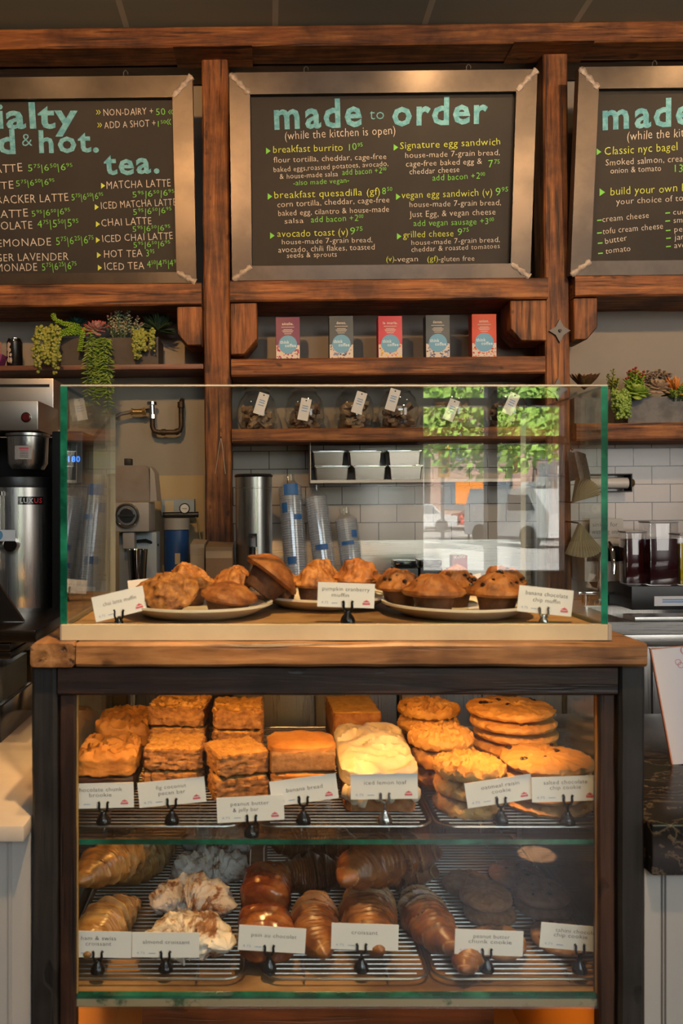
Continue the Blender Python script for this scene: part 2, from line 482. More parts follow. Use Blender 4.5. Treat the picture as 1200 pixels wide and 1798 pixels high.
# ------------------------------------------------------------------ shared materials
W_BEAM_X = wood('reclaimed_oak_along_x', ((0.03, 0.009, 0.003), (0.20, 0.066, 0.016), (0.40, 0.165, 0.045)), 'x')
W_BEAM_Z = wood('reclaimed_oak_along_z', ((0.03, 0.009, 0.003), (0.20, 0.066, 0.016), (0.40, 0.165, 0.045)), 'z')
W_BEAM_Y = wood('reclaimed_oak_along_y', ((0.03, 0.009, 0.003), (0.20, 0.066, 0.016), (0.40, 0.165, 0.045)), 'y')
W_TOP = wood('worn_counter_wood', ((0.06, 0.026, 0.010), (0.26, 0.125, 0.045), (0.44, 0.24, 0.10)), 'x', 0.42, 10, 5.0, 0.35)
W_TOP_Y = wood('worn_counter_wood_end', ((0.06, 0.026, 0.010), (0.26, 0.125, 0.045), (0.44, 0.24, 0.10)), 'y', 0.42, 10, 5.0, 0.35)
W_DARK_X = wood('dark_stained_wood_along_x', ((0.012, 0.006, 0.004), (0.032, 0.014, 0.008), (0.06, 0.026, 0.014)), 'x', 0.5)
W_DARK_Z = wood('dark_stained_wood_along_z', ((0.012, 0.006, 0.004), (0.032, 0.014, 0.008), (0.06, 0.026, 0.014)), 'z', 0.5)
W_BLACK_Z = wood('blackened_wood_post', ((0.010, 0.009, 0.009), (0.018, 0.016, 0.015), (0.03, 0.026, 0.024)), 'z', 0.55)
W_PLANK = wood('honey_shelf_wood', ((0.22, 0.11, 0.04), (0.36, 0.2, 0.08), (0.46, 0.27, 0.12)), 'x', 0.5, 10, 4, 0.2, 0.3)
W_RED = wood('red_brown_shelf_wood', ((0.09, 0.03, 0.014), (0.15, 0.05, 0.022), (0.2, 0.07, 0.03)), 'x', 0.5, 12, 4, 0.1, 0.2)
PLASTER = M('grey_beige_plaster', (0.33, 0.29, 0.24), 0.85, c2=(0.27, 0.235, 0.195), ns=1.5, bs=60, bstr=0.08)
PLASTER_D = M('dark_front_wall_paint', (0.06, 0.05, 0.045), 0.8)
BOARD = M('chalkboard_black', (0.018, 0.0155, 0.013), 0.75, c2=(0.031, 0.026, 0.021), ns=4, lo=0.35, hi=0.75, detail=7)
FRAME = M('dark_steel_frame', (0.085, 0.066, 0.050), 0.36, 0.6, c2=(0.052, 0.041, 0.032), ns=5, bs=40, bstr=0.1)
WELD = M('pale_weld_seam', (0.42, 0.36, 0.30), 0.6, 0.5, c2=(0.25, 0.2, 0.17), ns=60, bs=120, bstr=0.6)
CHALK_B = M('blue_chalk', (0.10, 0.33, 0.42), 0.9, c2=(0.20, 0.48, 0.56), ns=70, lo=0.4, hi=0.6)
CHALK_W = M('white_chalk', (0.62, 0.57, 0.50), 0.9)
CHALK_G = M('green_chalk', (0.20, 0.60, 0.09), 0.9)
CHALK_Y = M('yellow_chalk', (0.56, 0.66, 0.10), 0.9)
STEEL = brushed('brushed_steel_upright', (0.62, 0.60, 0.57), 'z')
STEEL_X = brushed('brushed_steel_sideways', (0.62, 0.60, 0.57), 'x')
CHROME = M('polished_chrome', (0.75, 0.74, 0.72), 0.08, 1.0)
IRON = M('black_iron', (0.03, 0.028, 0.026), 0.5, 0.6)
GREY_IRON = M('grey_forged_iron', (0.10, 0.095, 0.09), 0.5, 0.5)
BLACK = M('black_plastic', (0.012, 0.012, 0.012), 0.35)
BLACK_G = M('glossy_black', (0.010, 0.010, 0.011), 0.12)
WHITE = M('white_plastic', (0.72, 0.72, 0.70), 0.4)
PAPER = M('white_card', (0.84, 0.84, 0.86), 0.7)
CREAM = M('cream_painted_wood', (0.50, 0.43, 0.29), 0.6, c2=(0.43, 0.36, 0.24), ns=9)
BRASS = M('aged_brass', (0.45, 0.3, 0.12), 0.35, 0.9)
INK = M('dark_grey_ink', (0.05, 0.05, 0.055), 0.8)
INK_B = M('pale_blue_ink', (0.22, 0.36, 0.62), 0.8)
INK_R = M('pink_red_ink', (0.72, 0.10, 0.14), 0.8)
GLASS = thin_glass('clear_pane')
GLASS_E = M('green_glass_edge', (0.003, 0.055, 0.036), 0.12, c2=(0.014, 0.19, 0.12), ns=14, lo=0.4, hi=0.62, coat=0.6)
GLASS_JAR = thin_glass('jar_glass', (0.93, 0.94, 0.93), 2.2)
GRANITE, nt_, b_ = base_mat('black_granite')
f_ = noise_tex(nt_, coords(nt_, (5, 16, 5)), 1.0, 9, 0.62, 2.6)
nt_.links.new(ramp(nt_, f_, [(0.47, (0.007, 0.007, 0.007)), (0.50, (0.12, 0.09, 0.055)), (0.52, (0.01, 0.009, 0.008)), (0.66, (0.012, 0.011, 0.01)), (0.70, (0.06, 0.046, 0.03)), (0.74, (0.01, 0.01, 0.01))]), b_.inputs['Base Color'])
b_.inputs['Roughness'].default_value = 0.2
MARBLE = M('pale_marble', (0.60, 0.52, 0.42), 0.3, c2=(0.50, 0.42, 0.33), ns=5, detail=8)
PANEL = M('grey_white_panel', (0.40, 0.39, 0.37), 0.6)

def timber(x0, x1, y0, y1, z0, z1, axis, seed=0, amp=0.004, cuts=24):
    """a hand-hewn baulk, centred on its own origin; returns (MB, centre)"""
    c = V(((x0 + x1) / 2, (y0 + y1) / 2, (z0 + z1) / 2)); d = V((abs(x1 - x0), abs(y1 - y0), abs(z1 - z0)))
    i = 'xyz'.index(axis)
    sec = [(-1, -1), (0, -1), (1, -1), (1, 0), (1, 1), (0, 1), (-1, 1), (-1, 0)]
    j, k = [(1, 2), (0, 2), (0, 1)][i]
    mb = MB(); rings = []
    e = min(0.006, d[j] * 0.12, d[k] * 0.12)
    pts = []
    for a, b in sec:
        if a and b: pts += [(a * (d[j] / 2 - e), b * d[k] / 2), (a * d[j] / 2, b * (d[k] / 2 - e))] if a * b > 0 else [(a * d[j] / 2, b * (d[k] / 2 - e)), (a * (d[j] / 2 - e), b * d[k] / 2)]
        else: pts.append((a * d[j] / 2, b * d[k] / 2))
    pts.sort(key=lambda p: math.atan2(p[1] / d[k], p[0] / d[j]))
    for t in range(cuts + 1):
        s = (t / cuts - 0.5) * d[i]; ring = []
        for p in pts:
            q = [0, 0, 0]; q[i] = s; q[j], q[k] = p
            n = noise.noise_vector(V(q) * 9 + V((seed * 3.3, seed, seed * 1.7)))
            for m_ in (j, k):
                q[m_] -= abs(n[m_]) * amp * math.copysign(1, q[m_]) if abs(q[m_]) > 1e-5 else 0
            ring.append(mb.bm.verts.new(q))
        rings.append(ring)
    n = len(pts)
    for a, b in zip(rings, rings[1:]):
        for q in range(n):
            f = mb.bm.faces.new((a[q], a[(q + 1) % n], b[(q + 1) % n], b[q])); f.smooth = True
    mb.bm.faces.new(rings[0][::-1]); mb.bm.faces.new(rings[-1])
    return mb, c

def baulk(name, x0, x1, y0, y1, z0, z1, axis, mat, label, cat, seed, group=None, amp=0.004):
    mb, c = timber(x0, x1, y0, y1, z0, z1, axis, seed, amp)
    return solo(mb, name, mat, label, cat, c, group=group)

# ------------------------------------------------------------------ the room
CEIL = 3.291
m_floor = plank_mat('brown_plank_floor', 0.75)
struct(MB().bx(-3.2, 4.2, -3.7, 3.8, -0.1, 0.0), 'floor', m_floor)
m_ceil, nt_, b_ = base_mat('dark_ceiling_tiles')
tc_ = nd(nt_, 'ShaderNodeTexCoord'); br_ = nd(nt_, 'ShaderNodeTexBrick'); nt_.links.new(tc_.outputs['Object'], br_.inputs[0])
br_.offset = 0.0; br_.inputs['Scale'].default_value = 1; br_.inputs['Brick Width'].default_value = 0.585; br_.inputs['Row Height'].default_value = 0.585
br_.inputs['Mortar Size'].default_value = 0.012; br_.inputs['Color1'].default_value = (0.25, 0.265, 0.225, 1); br_.inputs['Color2'].default_value = (0.25, 0.265, 0.225, 1); br_.inputs['Mortar'].default_value = (0.46, 0.45, 0.38, 1)
nt_.links.new(br_.outputs[0], b_.inputs['Base Color']); b_.inputs['Roughness'].default_value = 0.9
struct(MB().bx(-3.2, 4.2, -3.7, 3.8, 0, 0.1), 'ceiling', m_ceil, (0.03, 0, CEIL))
struct(MB().bx(-3.3, -3.2, -3.7, 3.8, 0, CEIL), 'wall_left', PLASTER)
struct(MB().bx(4.2, 4.3, -3.7, 3.8, 0, CEIL), 'wall_right', PLASTER_D)
# front wall with one tall window, seen only as a reflection in the glass case
WX0, WX1, WZ0, WZ1 = 1.14, 2.26, 0.86, 2.75
struct(MB().bx(-3.2, WX0, -3.7, -3.6, 0, CEIL).bx(WX1, 4.2, -3.7, -3.6, 0, CEIL).bx(WX0, WX1, -3.7, -3.6, 0, WZ0).bx(WX0, WX1, -3.7, -3.6, WZ1, CEIL), 'wall_front', PLASTER_D)
mb = MB()
for x in (WX0, WX1): mb.bx(x - 0.03, x + 0.03, -3.70, -3.58, WZ0, WZ1)
mb.bx(1.655, 1.725, -3.70, -3.58, WZ0, WZ1)
for z in (WZ0 + 0.02, 1.895, 2.18, WZ1 - 0.02): mb.bx(WX0, WX1, -3.69, -3.59, z - 0.028, z + 0.028)
struct(mb, 'window_1', IRON)

WALL_FRAME[0] = True
def Xw(px, d, py=600): return wat(px, py, d).x
def Zw(py, d, px=600): return wat(px, py, d).z
struct(MB().bx(-3.2, 4.2, YW, YW + 0.1, -0.05, CEIL), 'wall_back', PLASTER)
# tiled field: right of the left post, from the lower shelves down to the back counter
zt1 = Zw(778, 0.01, 600); zt0 = Zw(949, 0.01, 600)
x_t0 = Xw(404, 0.01, 850)
m_tile = tile_mat('white_subway_tile', Zw(886, 0.01, 640), 0.1545, 0.0768, Xw(569, 0.01, 870))
struct(MB().bx(x_t0, 4.1, YW - 0.01, YW, zt0, zt1), 'wall_back_tiles', m_tile)
BCZ = 1.0                                                  # height of the back counter
struct(MB().bx(x_t0, 4.1, YW - 0.008, YW, BCZ, zt0), 'wall_back_steel_splash', STEEL_X)
struct(MB().bx(Xw(272, 0.004, 870), Xw(358, 0.004, 870), YW - 0.004, YW, BCZ, Zw(835, 0.004, 300)), 'wall_back_pale_patch', M('cream_wall_patch', (0.46, 0.35, 0.20), 0.8))

PF, PB = 0.22, 0.09                                        # posts: front and back faces, distance from the wall
# posts
zpt = Zw(104, PF, 380); zpt2 = Zw(94, PF, 975)
LP0, LP1 = Xw(357, PF, 500), Xw(404, PF, 500)
RP0, RP1 = Xw(957, PF, 500), Xw(1001, PF, 500)
# crown beam and its caps
zb = Zw(82, 0.30, 300); 
baulk('crown_beam', -3.1, 4.1, YW - 0.30, YW - 0.16, zb, CEIL - 0.012, 'x', W_BEAM_X, 'long reclaimed timber beam running along the very top under the dark ceiling', 'beam', 1)
baulk('backing_beam', -3.1, 4.1, YW - 0.15, YW - 0.01, Zw(84, 0.15, 300) - 0.08, zb + 0.02, 'x', W_DARK_X, 'dark recessed timber behind and below the long top beam', 'beam', 2)
for (a, b, t, lb, sd) in ((304, 443, zpt, 'short timber cap block on top of the left post', 3), (905, 1046, zpt2, 'short timber cap block on top of the right post', 4)):
    baulk('post_cap', Xw(a, 0.31, 95), Xw(b, 0.31, 95), YW - 0.31, YW - 0.155, t, zb - 0.002, 'x', W_BEAM_X, lb, 'timber block', sd)
baulk('timber_post', LP0, LP1, YW - PF, YW - PB, BCZ + .002, zpt - 0.001, 'z', W_BEAM_Z, 'weathered upright timber post left of the centre menu board', 'post', 5)
baulk('timber_post', RP0, RP1, YW - PF, YW - PB, BCZ + .002, zpt2 - 0.001, 'z', W_BEAM_Z, 'weathered upright timber post right of the centre menu board with iron star plates', 'post', 6)
# ledge beams under the boards
BF = 0.27
zl = {}
for key, a, b, y0, y1, px, lb, sd in (('left', -500, 357, 497, 537, 200, 'orange-brown ledge beam under the specialty and tea menu board', 7),
                                 ('mid', 405, 957, 489, 527, 680, 'orange-brown ledge beam under the centre made to order menu board', 8),
                                 ('right', 1002, 1700, 482, 520, 1100, 'orange-brown ledge beam under the right bagel menu board', 9)):
    xa = LP1 + 0.003 if key == 'mid' else (RP1 + 0.003 if key == 'right' else Xw(a, BF, y0))
    xb = LP0 - 0.003 if key == 'left' else (RP0 - 0.003 if key == 'mid' else Xw(b, BF, y0))
    z1, z0 = Zw(y0, BF, px), Zw(y1, BF, px)
    zl[key] = (xa, xb, z0, z1)
    baulk('ledge_beam', xa, xb, YW - BF, YW - 0.01, z0, z1, 'x', W_BEAM_X, lb, 'beam', sd)

def corbel(x0, x1, zt, zb_, side, label, sd):
    """bracket block with a chamfered foot, hanging under a ledge beam; side: +1 the cut is on its right"""
    w = x1 - x0; h = zt - zb_; cut = h * 0.3
    poly = [(-w / 2, 0), (w / 2, 0), (w / 2, -h + cut), (w / 2 - cut * 0.85, -h), (-w / 2, -h)]
    if side < 0: poly = [(-x, z) for x, z in poly][::-1]
    mb = MB().prism(poly, 'y', -0.075, 0.075)
    bmesh.ops.bevel(mb.bm, geom=list(mb.bm.edges), offset=0.004, segments=1, affect='EDGES')
    return solo(mb, 'timber_corbel', W_BEAM_Z, label, 'bracket', ((x0 + x1) / 2, YW - BF + 0.09, zt - 0.001))
cb_y = BF - 0.015
corbel(Xw(311, cb_y, 560), zl['left'][1], zl['left'][2], Zw(606, cb_y, 330), -1, 'chamfered timber bracket beside the hanging succulents, left of the left post', 1)
corbel(zl['mid'][0], Xw(452, cb_y, 560), zl['mid'][2], Zw(622, cb_y, 430), 1, 'chamfered timber bracket right of the left post, beside the purple coffee box', 2)
corbel(Xw(897, cb_y, 560), zl['mid'][1], zl['mid'][2], Zw(598, cb_y, 920), -1, 'chamfered timber bracket left of the right post, beside the red-orange coffee box', 3)
corbel(zl['right'][0], Xw(1050, cb_y, 560), zl['right'][2], Zw(596, cb_y, 1020), 1, 'chamfered timber bracket right of the right post beside the iron star', 4)

# shelves
SH1 = (Zw(659, PF, 680), Zw(628, PF, 680)); SH2 = (Zw(776, PF, 570), Zw(752, PF, 570)); SHR = (Zw(774, 0.25, 1100), Zw(743, 0.25, 1100)); SHL = (Zw(649, 0.22, 200), Zw(640, 0.22, 200))
baulk('timber_shelf', LP1 + 0.003, RP0 - 0.003, YW - 0.23, YW - 0.002, SH1[0], SH1[1], 'x', W_BEAM_X, 'thick reclaimed wood shelf carrying the five coffee boxes', 'shelf', 10, amp=0.002)
baulk('timber_shelf', LP1 + 0.003, RP0 - 0.003, YW - 0.23, YW - 0.002, SH2[0], SH2[1], 'x', W_BEAM_X, 'reclaimed wood shelf carrying the glass cookie jars', 'shelf', 11, amp=0.002)
baulk('timber_shelf', RP1 + 0.003, Xw(1700, 0.25, 760), YW - 0.27, YW - 0.012, SHR[0], SHR[1], 'x', W_BEAM_X, 'reclaimed wood shelf carrying the grey planters on the right', 'shelf', 12, amp=0.002)
solo(MB().box((0, 0, 0), (LP0 - 0.002 - Xw(-500, 0.22, 640), 0.21, SHL[1] - SHL[0]), bevel=0.003), 'thin_shelf', W_RED, 'thin red-brown shelf under the trailing succulents and the drink can', 'shelf',
     ((LP0 - 0.002 + Xw(-500, 0.22, 640)) / 2, YW - 0.115, (SHL[0] + SHL[1]) / 2))

# iron star plates on the right post
def star_plate(px, py, r, label):
    c = wat(px, py, PF + 0.004)
    poly = []
    for k in range(8):
        a = math.pi / 2 + k * math.pi / 4; q = r if k % 2 == 0 else r * 0.52
        poly.append((q * math.cos(a) * 0.9, q * math.sin(a)))
    t = thing('anchor_plate', label, 'iron plate', c)
    mb = MB().prism(poly, 'y', -0.004, 0.004); part(mb, 'star', GREY_IRON, t)
    part(MB().cyl((0, -0.004, 0), (0, -0.010, 0), 0.006, n=10), 'bolt', IRON, t)
star_plate(983, 581, 0.047, 'grey iron star anchor plate high on the right post')
star_plate(980, 684, 0.045, 'second iron star plate lower on the right post, just below the glass top edge')

# ------------------------------------------------------------------ menu boards
TILT = math.atan2(0.105, 0.76)
def chalkboard(key, cx_px, label, lines, marks, fb=0.055):
    xa, xb, z0, z1 = zl[key]
    W_, H_ = 1.17, 0.768; fw = 0.078
    cx = cx_px
    org = V((cx, YW - BF + 0.034, z1 + 0.003))
    rot = Matrix.Rotation(TILT, 4, 'X')
    t = thing('chalkboard', label, 'menu board', org, (TILT, 0, 0))
    T = Matrix.Translation(org) @ rot; TI = T.inverted()
    # panel and mitred frame, in board coordinates: x right, z up, -y to the viewer
    part(MB().bx(-W_ / 2 + 0.05, W_ / 2 - 0.05, -0.006, 0.004, 0.03, H_ - 0.05), 'panel', BOARD, t)
    o, i = (W_ / 2, H_), (W_ / 2 - fw, H_ - fw)
    bars = {'top': [(-W_ / 2, H_), (W_ / 2, H_), (W_ / 2 - fw, H_ - fw), (-W_ / 2 + fw, H_ - fw)],
            'bottom': [(-W_ / 2 + fw, fb), (W_ / 2 - fw, fb), (W_ / 2, 0), (-W_ / 2, 0)],
            'left': [(-W_ / 2, H_), (-W_ / 2 + fw, H_ - fw), (-W_ / 2 + fw, fb), (-W_ / 2, 0)],
            'right': [(W_ / 2, 0), (W_ / 2 - fw, fb), (W_ / 2 - fw, H_ - fw), (W_ / 2, H_)]}
    mb = MB()
    for k in bars:
        p = bars[k]
        mb.prism(p, 'y', -0.03, 0.012)
        bmesh.ops.recalc_face_normals(mb.bm, faces=list(mb.bm.faces))
    part(mb, 'frame', FRAME, t)
    for sx, sz in ((-1, 1), (1, 1), (-1, 0), (1, 0)):
        ox, oz = sx * W_ / 2, (H_ if sz else 0); ix, iz = sx * (W_ / 2 - fw), (H_ - fw if sz else fb)
        mb = MB(); pts = []; rr = []
        for q in range(9):
            s = 0.04 + 0.93 * q / 8
            pts.append((ox + (ix - ox) * s, -0.028, oz + (iz - oz) * s)); rr.append(0.011 + 0.004 * math.sin(q * 2.1 + sx) + 0.002 * random.random())
        mb.tube(pts, rr, 8)
        for v in mb.bm.verts: v.co.y = -0.028 + (v.co.y + 0.028) * 0.5
        part(mb, 'weld_seam', WELD, t, label='pale rough weld across the frame corner')
    def loc2(px, py):
        oo, d = wray(px, py); a = TI @ oo; b = TI.to_3x3() @ d
        s = (-0.0068 - a.y) / b.y; q = a + b * s
        return (q.x, q.z)
    nm = {'b': ('title_lettering', CHALK_B, 'blue chalk title word'), 'w': ('dish_lettering', CHALK_W, 'line of white chalk writing'),
          'g': ('price_lettering', CHALK_G, 'green chalk writing'), 'y': ('heading_lettering', CHALK_Y, 'yellow chalk heading')}
    for (s, col, p0, p1, h, bold) in lines:
        mb = MB()
        q0, q1 = loc2(*p0), loc2(*p1)
        hh = (V(loc2(p0[0], p0[1] - h)) - V(q0)).length
        letter(mb, s, lambda x, y: (x, -0.0068, y), q0, q1, hh, bold, 0.3 if bold else 0.8)
        part(mb, nm[col][0], nm[col][1], t, label=nm[col][2])
    for (col, pts) in marks:
        mb = MB()
        vs_ = [V((loc2(*p)[0], -0.0068, loc2(*p)[1])) for p in pts]
        mb._new(vs_, [tuple(range(len(vs_)))])
        part(mb, 'arrow_mark', nm[col][1], t)
    # hanging hooks on the top rail
    for sx in (-0.3, 0.32):
        part(MB().tube([(sx, -0.01, H_), (sx, -0.01, H_ + 0.02), (sx + 0.008, -0.01, H_ + 0.028), (sx + 0.016, -0.01, H_ + 0.02), (sx + 0.016, -0.01, H_ + 0.012)], 0.0022, 6), 'hook', GREY_IRON, t)
    return t

def zoomer(ox, oy, s):
    def L(text, col, u0, v0, u1, v1, h, bold=False): return (text, col, (ox + u0 / s, oy + v0 / s), (ox + u1 / s, oy + v1 / s), h / s, bold)
    def tri(col, u, v, w, h): return (col, [(ox + u / s, oy + (v - h / 2) / s), (ox + (u + w) / s, oy + v / s), (ox + u / s, oy + (v + h / 2) / s)])
    return L, tri
L, tri = zoomer(430, 140, 2.4)
c_lines = [L('made', 'b', 125, 208, 495, 194, 118, True), L('to', 'b', 527, 168, 588, 165, 46), L('order', 'b', 622, 192, 1025, 180, 112, True),
 L('(while the kitchen is open)', 'w', 170, 252, 635, 230, 36),
 L('breakfast burrito', 'y', 120, 308, 413, 299, 30), L('10^95^', 'g', 440, 298, 497, 296, 30),
 L('flour tortilla, cheddar, cage-free', 'w', 122, 350, 597, 334, 24), L('baked eggs,roasted potatoes, avocado,', 'w', 122, 390, 605, 363, 22),
 L('& house-made salsa', 'w', 148, 419, 393, 406, 22), L('add bacon +2^00^', 'g', 412, 402, 597, 393, 25), L('-also made vegan-', 'g', 205, 445, 440, 434, 22),
 L('breakfast quesadilla (gf)', 'y', 125, 501, 570, 484, 30), L('8^50^', 'g', 580, 484, 622, 482, 30),
 L('corn tortilla, cheddar, cage-free', 'w', 138, 537, 610, 516, 24), L('baked egg, cilantro & house-made', 'w', 142, 574, 608, 556, 24),
 L('salsa', 'w', 168, 606, 248, 603, 22), L('add bacon +2^00^', 'g', 280, 602, 500, 594, 26),
 L('avocado toast (v)', 'y', 138, 663, 435, 655, 30), L('9^75^', 'g', 445, 653, 497, 651, 32),
 L('house-made 7-grain bread,', 'w', 157, 694, 538, 684, 22), L('avocado, chili flakes, toasted', 'w', 142, 728, 548, 715, 24), L('seeds & sprouts', 'w', 178, 751, 388, 745, 22),
 L('(v)', 'y', 597, 766, 630, 766, 24), L('-vegan', 'w', 632, 767, 730, 765, 22), L('(gf)', 'y', 770, 766, 815, 765, 24), L('-gluten free', 'w', 818, 765, 968, 763, 22),
 L('Signature egg sandwich', 'y', 655, 292, 1077, 274, 30), L('house-made 7-grain bread,', 'w', 677, 330, 1075, 317, 24), L('cage-free baked egg &', 'w', 680, 366, 1000, 354, 24),
 L('7^75^', 'g', 1027, 370, 1075, 368, 32), L('cheddar cheese', 'w', 695, 399, 905, 389, 24), L('add bacon +2^00^', 'g', 792, 426, 1013, 416, 26),
 L('vegan egg sandwich (v)', 'y', 662, 500, 1043, 488, 30), L('9^95^', 'g', 1058, 488, 1110, 486, 34), L('house-made 7-grain bread,', 'w', 695, 537, 1080, 528, 24),
 L('Just Egg, & vegan cheese', 'w', 695, 580, 1057, 568, 26), L('add vegan sausage +3^00^', 'g', 712, 618, 1050, 607, 26),
 L('grilled cheese', 'y', 668, 666, 880, 659, 28), L('9^75^', 'g', 898, 656, 945, 654, 30), L('house-made 7-grain bread,', 'w', 703, 697, 1075, 683, 22), L('cheddar & roasted tomatoes', 'w', 703, 726, 1075, 710, 22)]
c_marks = [tri('g', u, v, 19, 27) for u, v in ((90, 300), (97, 492), (107, 657), (628, 285), (638, 493), (642, 660))]
chalkboard('mid', (wat(408, 487, BF).x + wat(932, 482, BF).x) / 2, 'centre chalkboard menu headed made to order in a steel frame', c_lines, c_marks)

L, tri = zoomer(0, 150, 3.3333)
P = '5^75^|6^50^|6^95^'; P2 = '5^95^|6^50^|6^95^'
l_lines = [L('specialty', 'b', -560, 252, 458, 246, 145, True), L('cold', 'b', -310, 404, 92, 398, 140, True), L('&', 'b', 130, 357, 190, 355, 76), L('hot.', 'b', 230, 393, 580, 386, 130, True), L('tea.', 'b', 612, 522, 935, 510, 130, True),
 L('NON-DAIRY +', 'w', 607, 179, 897, 168, 40), L('50', 'g', 915, 175, 968, 173, 40), L('ADD A SHOT +', 'w', 612, 252, 912, 240, 40), L('1^50^', 'g', 925, 242, 972, 240, 36),
 L('LATTE', 'w', -62, 515, 132, 503, 48), L(P, 'g', 165, 503, 425, 495, 40), L('LATTE', 'w', -110, 612, 80, 605, 46), L(P, 'g', 95, 592, 320, 580, 36),
 L('CRACKER LATTE', 'w', -60, 695, 402, 678, 48), L(P, 'g', 420, 674, 605, 664, 38), L('LATTE', 'w', -25, 777, 165, 768, 46), L(P2, 'g', 188, 768, 412, 752, 35),
 L('CHOCOLATE', 'w', -175, 853, 190, 838, 46), L('4^75^|5^50^|5^95^', 'g', 220, 833, 460, 825, 44), L('LEMONADE', 'w', -45, 947, 300, 936, 46), L('5^75^|6^25^|6^75^', 'g', 330, 935, 550, 923, 46),
 L('GINGER LAVENDER', 'w', -135, 1032, 402, 1022, 46), L('LEMONADE', 'w', -75, 1092, 218, 1084, 46), L('5^75^|6^25^|6^75^', 'g', 247, 1085, 450, 1074, 44),
 L('MATCHA LATTE', 'w', 625, 606, 1000, 591, 46), L(P2, 'g', 778, 656, 1022, 643, 35), L('ICED MATCHA LATTE', 'w', 593, 724, 1033, 702, 42), L(P2, 'g', 782, 758, 1005, 746, 35),
 L('CHAI LATTE', 'w', 595, 826, 888, 812, 44), L(P2, 'g', 778, 857, 997, 848, 33), L('ICED CHAI LATTE', 'w', 600, 918, 1013, 900, 42), L(P2, 'g', 783, 950, 997, 940, 33),
 L('HOT TEA', 'w', 610, 1008, 835, 1002, 44), L('3^95^', 'g', 857, 1002, 905, 1000, 42), L('ICED TEA', 'w', 612, 1081, 845, 1076, 44), L('4^50^|4^75^|4^95^', 'g', 862, 1066, 1045, 1058, 40)]
l_marks = [tri('y', u, v, 24, 34) for u, v in ((592, 587), (555, 712), (562, 812), (562, 905), (568, 993), (573, 1067))]
def chev(col, u, v, w, h, d):
    s = 3.3333; out = []
    for k in range(2):
        x = u + k * 13
        p = [(x, v - h), (x + 4, v - h), (x + d * w + 4, v), (x + 4, v + h), (x, v + h), (x + d * w, v)]
        out += [(col, [(a / s, 150 + b / s) for a, b in (p[0], p[1], p[2], p[5])]), (col, [(a / s, 150 + b / s) for a, b in (p[5], p[2], p[3], p[4])])]
    return out
l_marks += chev('y', 562, 157, 10, 13, 1) + chev('y', 570, 232, 10, 13, 1) + chev('g', 995, 155, 10, 13, -1) + chev('g', 985, 213, 12, 17, -1)
cxl = wat(345, 492, BF).x - 0.585
chalkboard('left', cxl, 'left chalkboard menu listing specialty lattes and tea, cut off by the photo edge', l_lines, l_marks, 0.042)

L, tri = zoomer(900, 60, 3.91)
r_lines = [L('made', 'b', 620, 655, 1245, 618, 190, True), L('to', 'b', 1300, 580, 1400, 575, 80), L('order', 'b', 1460, 610, 2120, 570, 180, True), L('(while the kitchen is open)', 'w', 790, 727, 1580, 680, 62),
 L('Classic nyc bagel', 'y', 635, 830, 1135, 797, 56), L('Smoked salmon, cream cheese,', 'w', 642, 902, 1420, 862, 44), L('onion & tomato', 'w', 675, 957, 1022, 938, 40), L('13^95^', 'g', 1115, 948, 1215, 945, 52),
 L('build your own bagel', 'y', 675, 1106, 1310, 1070, 54), L('your choice of toppings', 'w', 713, 1170, 1340, 1135, 42),
 L('cream cheese', 'w', 620, 1290, 938, 1260, 42), L('tofu cream cheese', 'w', 622, 1372, 1035, 1335, 42), L('butter', 'w', 640, 1440, 788, 1416, 42), L('tomato', 'w', 642, 1508, 812, 1488, 40),
 L('cucumber', 'w', 1105, 1240, 1360, 1228, 38), L('smoked salmon', 'w', 1108, 1296, 1460, 1280, 38), L('peanut butter', 'w', 1113, 1358, 1450, 1342, 38), L('jam', 'w', 1115, 1412, 1200, 1408, 40), L('avocado', 'w', 1113, 1468, 1310, 1455, 40)]
r_marks = [tri('g', 580, 808, 32, 46), tri('g', 600, 1085, 38, 52)]
for u, v in ((583, 1275), (583, 1362), (588, 1432), (590, 1502), (1052, 1225), (1052, 1280), (1055, 1345), (1057, 1398), (1057, 1455)):
    r_marks.append(('g', [((900 + a / 3.91), 60 + b / 3.91) for a, b in ((u, v), (u + 32, v - 3), (u + 32, v + 5), (u, v + 8))]))
cxr = wat(1003, 480, BF).x + 0.585
chalkboard('right', cxr, 'right chalkboard menu listing nyc bagels, cut off by the photo edge', r_lines, r_marks)
WALL_FRAME[0] = False
# ================================================================== back wall: things on the shelves (in the wall's frame)
WALL_FRAME[0] = True
def disc(mb, c, r, y, n=28, mi=None):
    mb._new([(c[0] + r * math.cos(2 * math.pi * k / n), y, c[1] + r * math.sin(2 * math.pi * k / n)) for k in range(n)], [tuple(range(n))], mi)

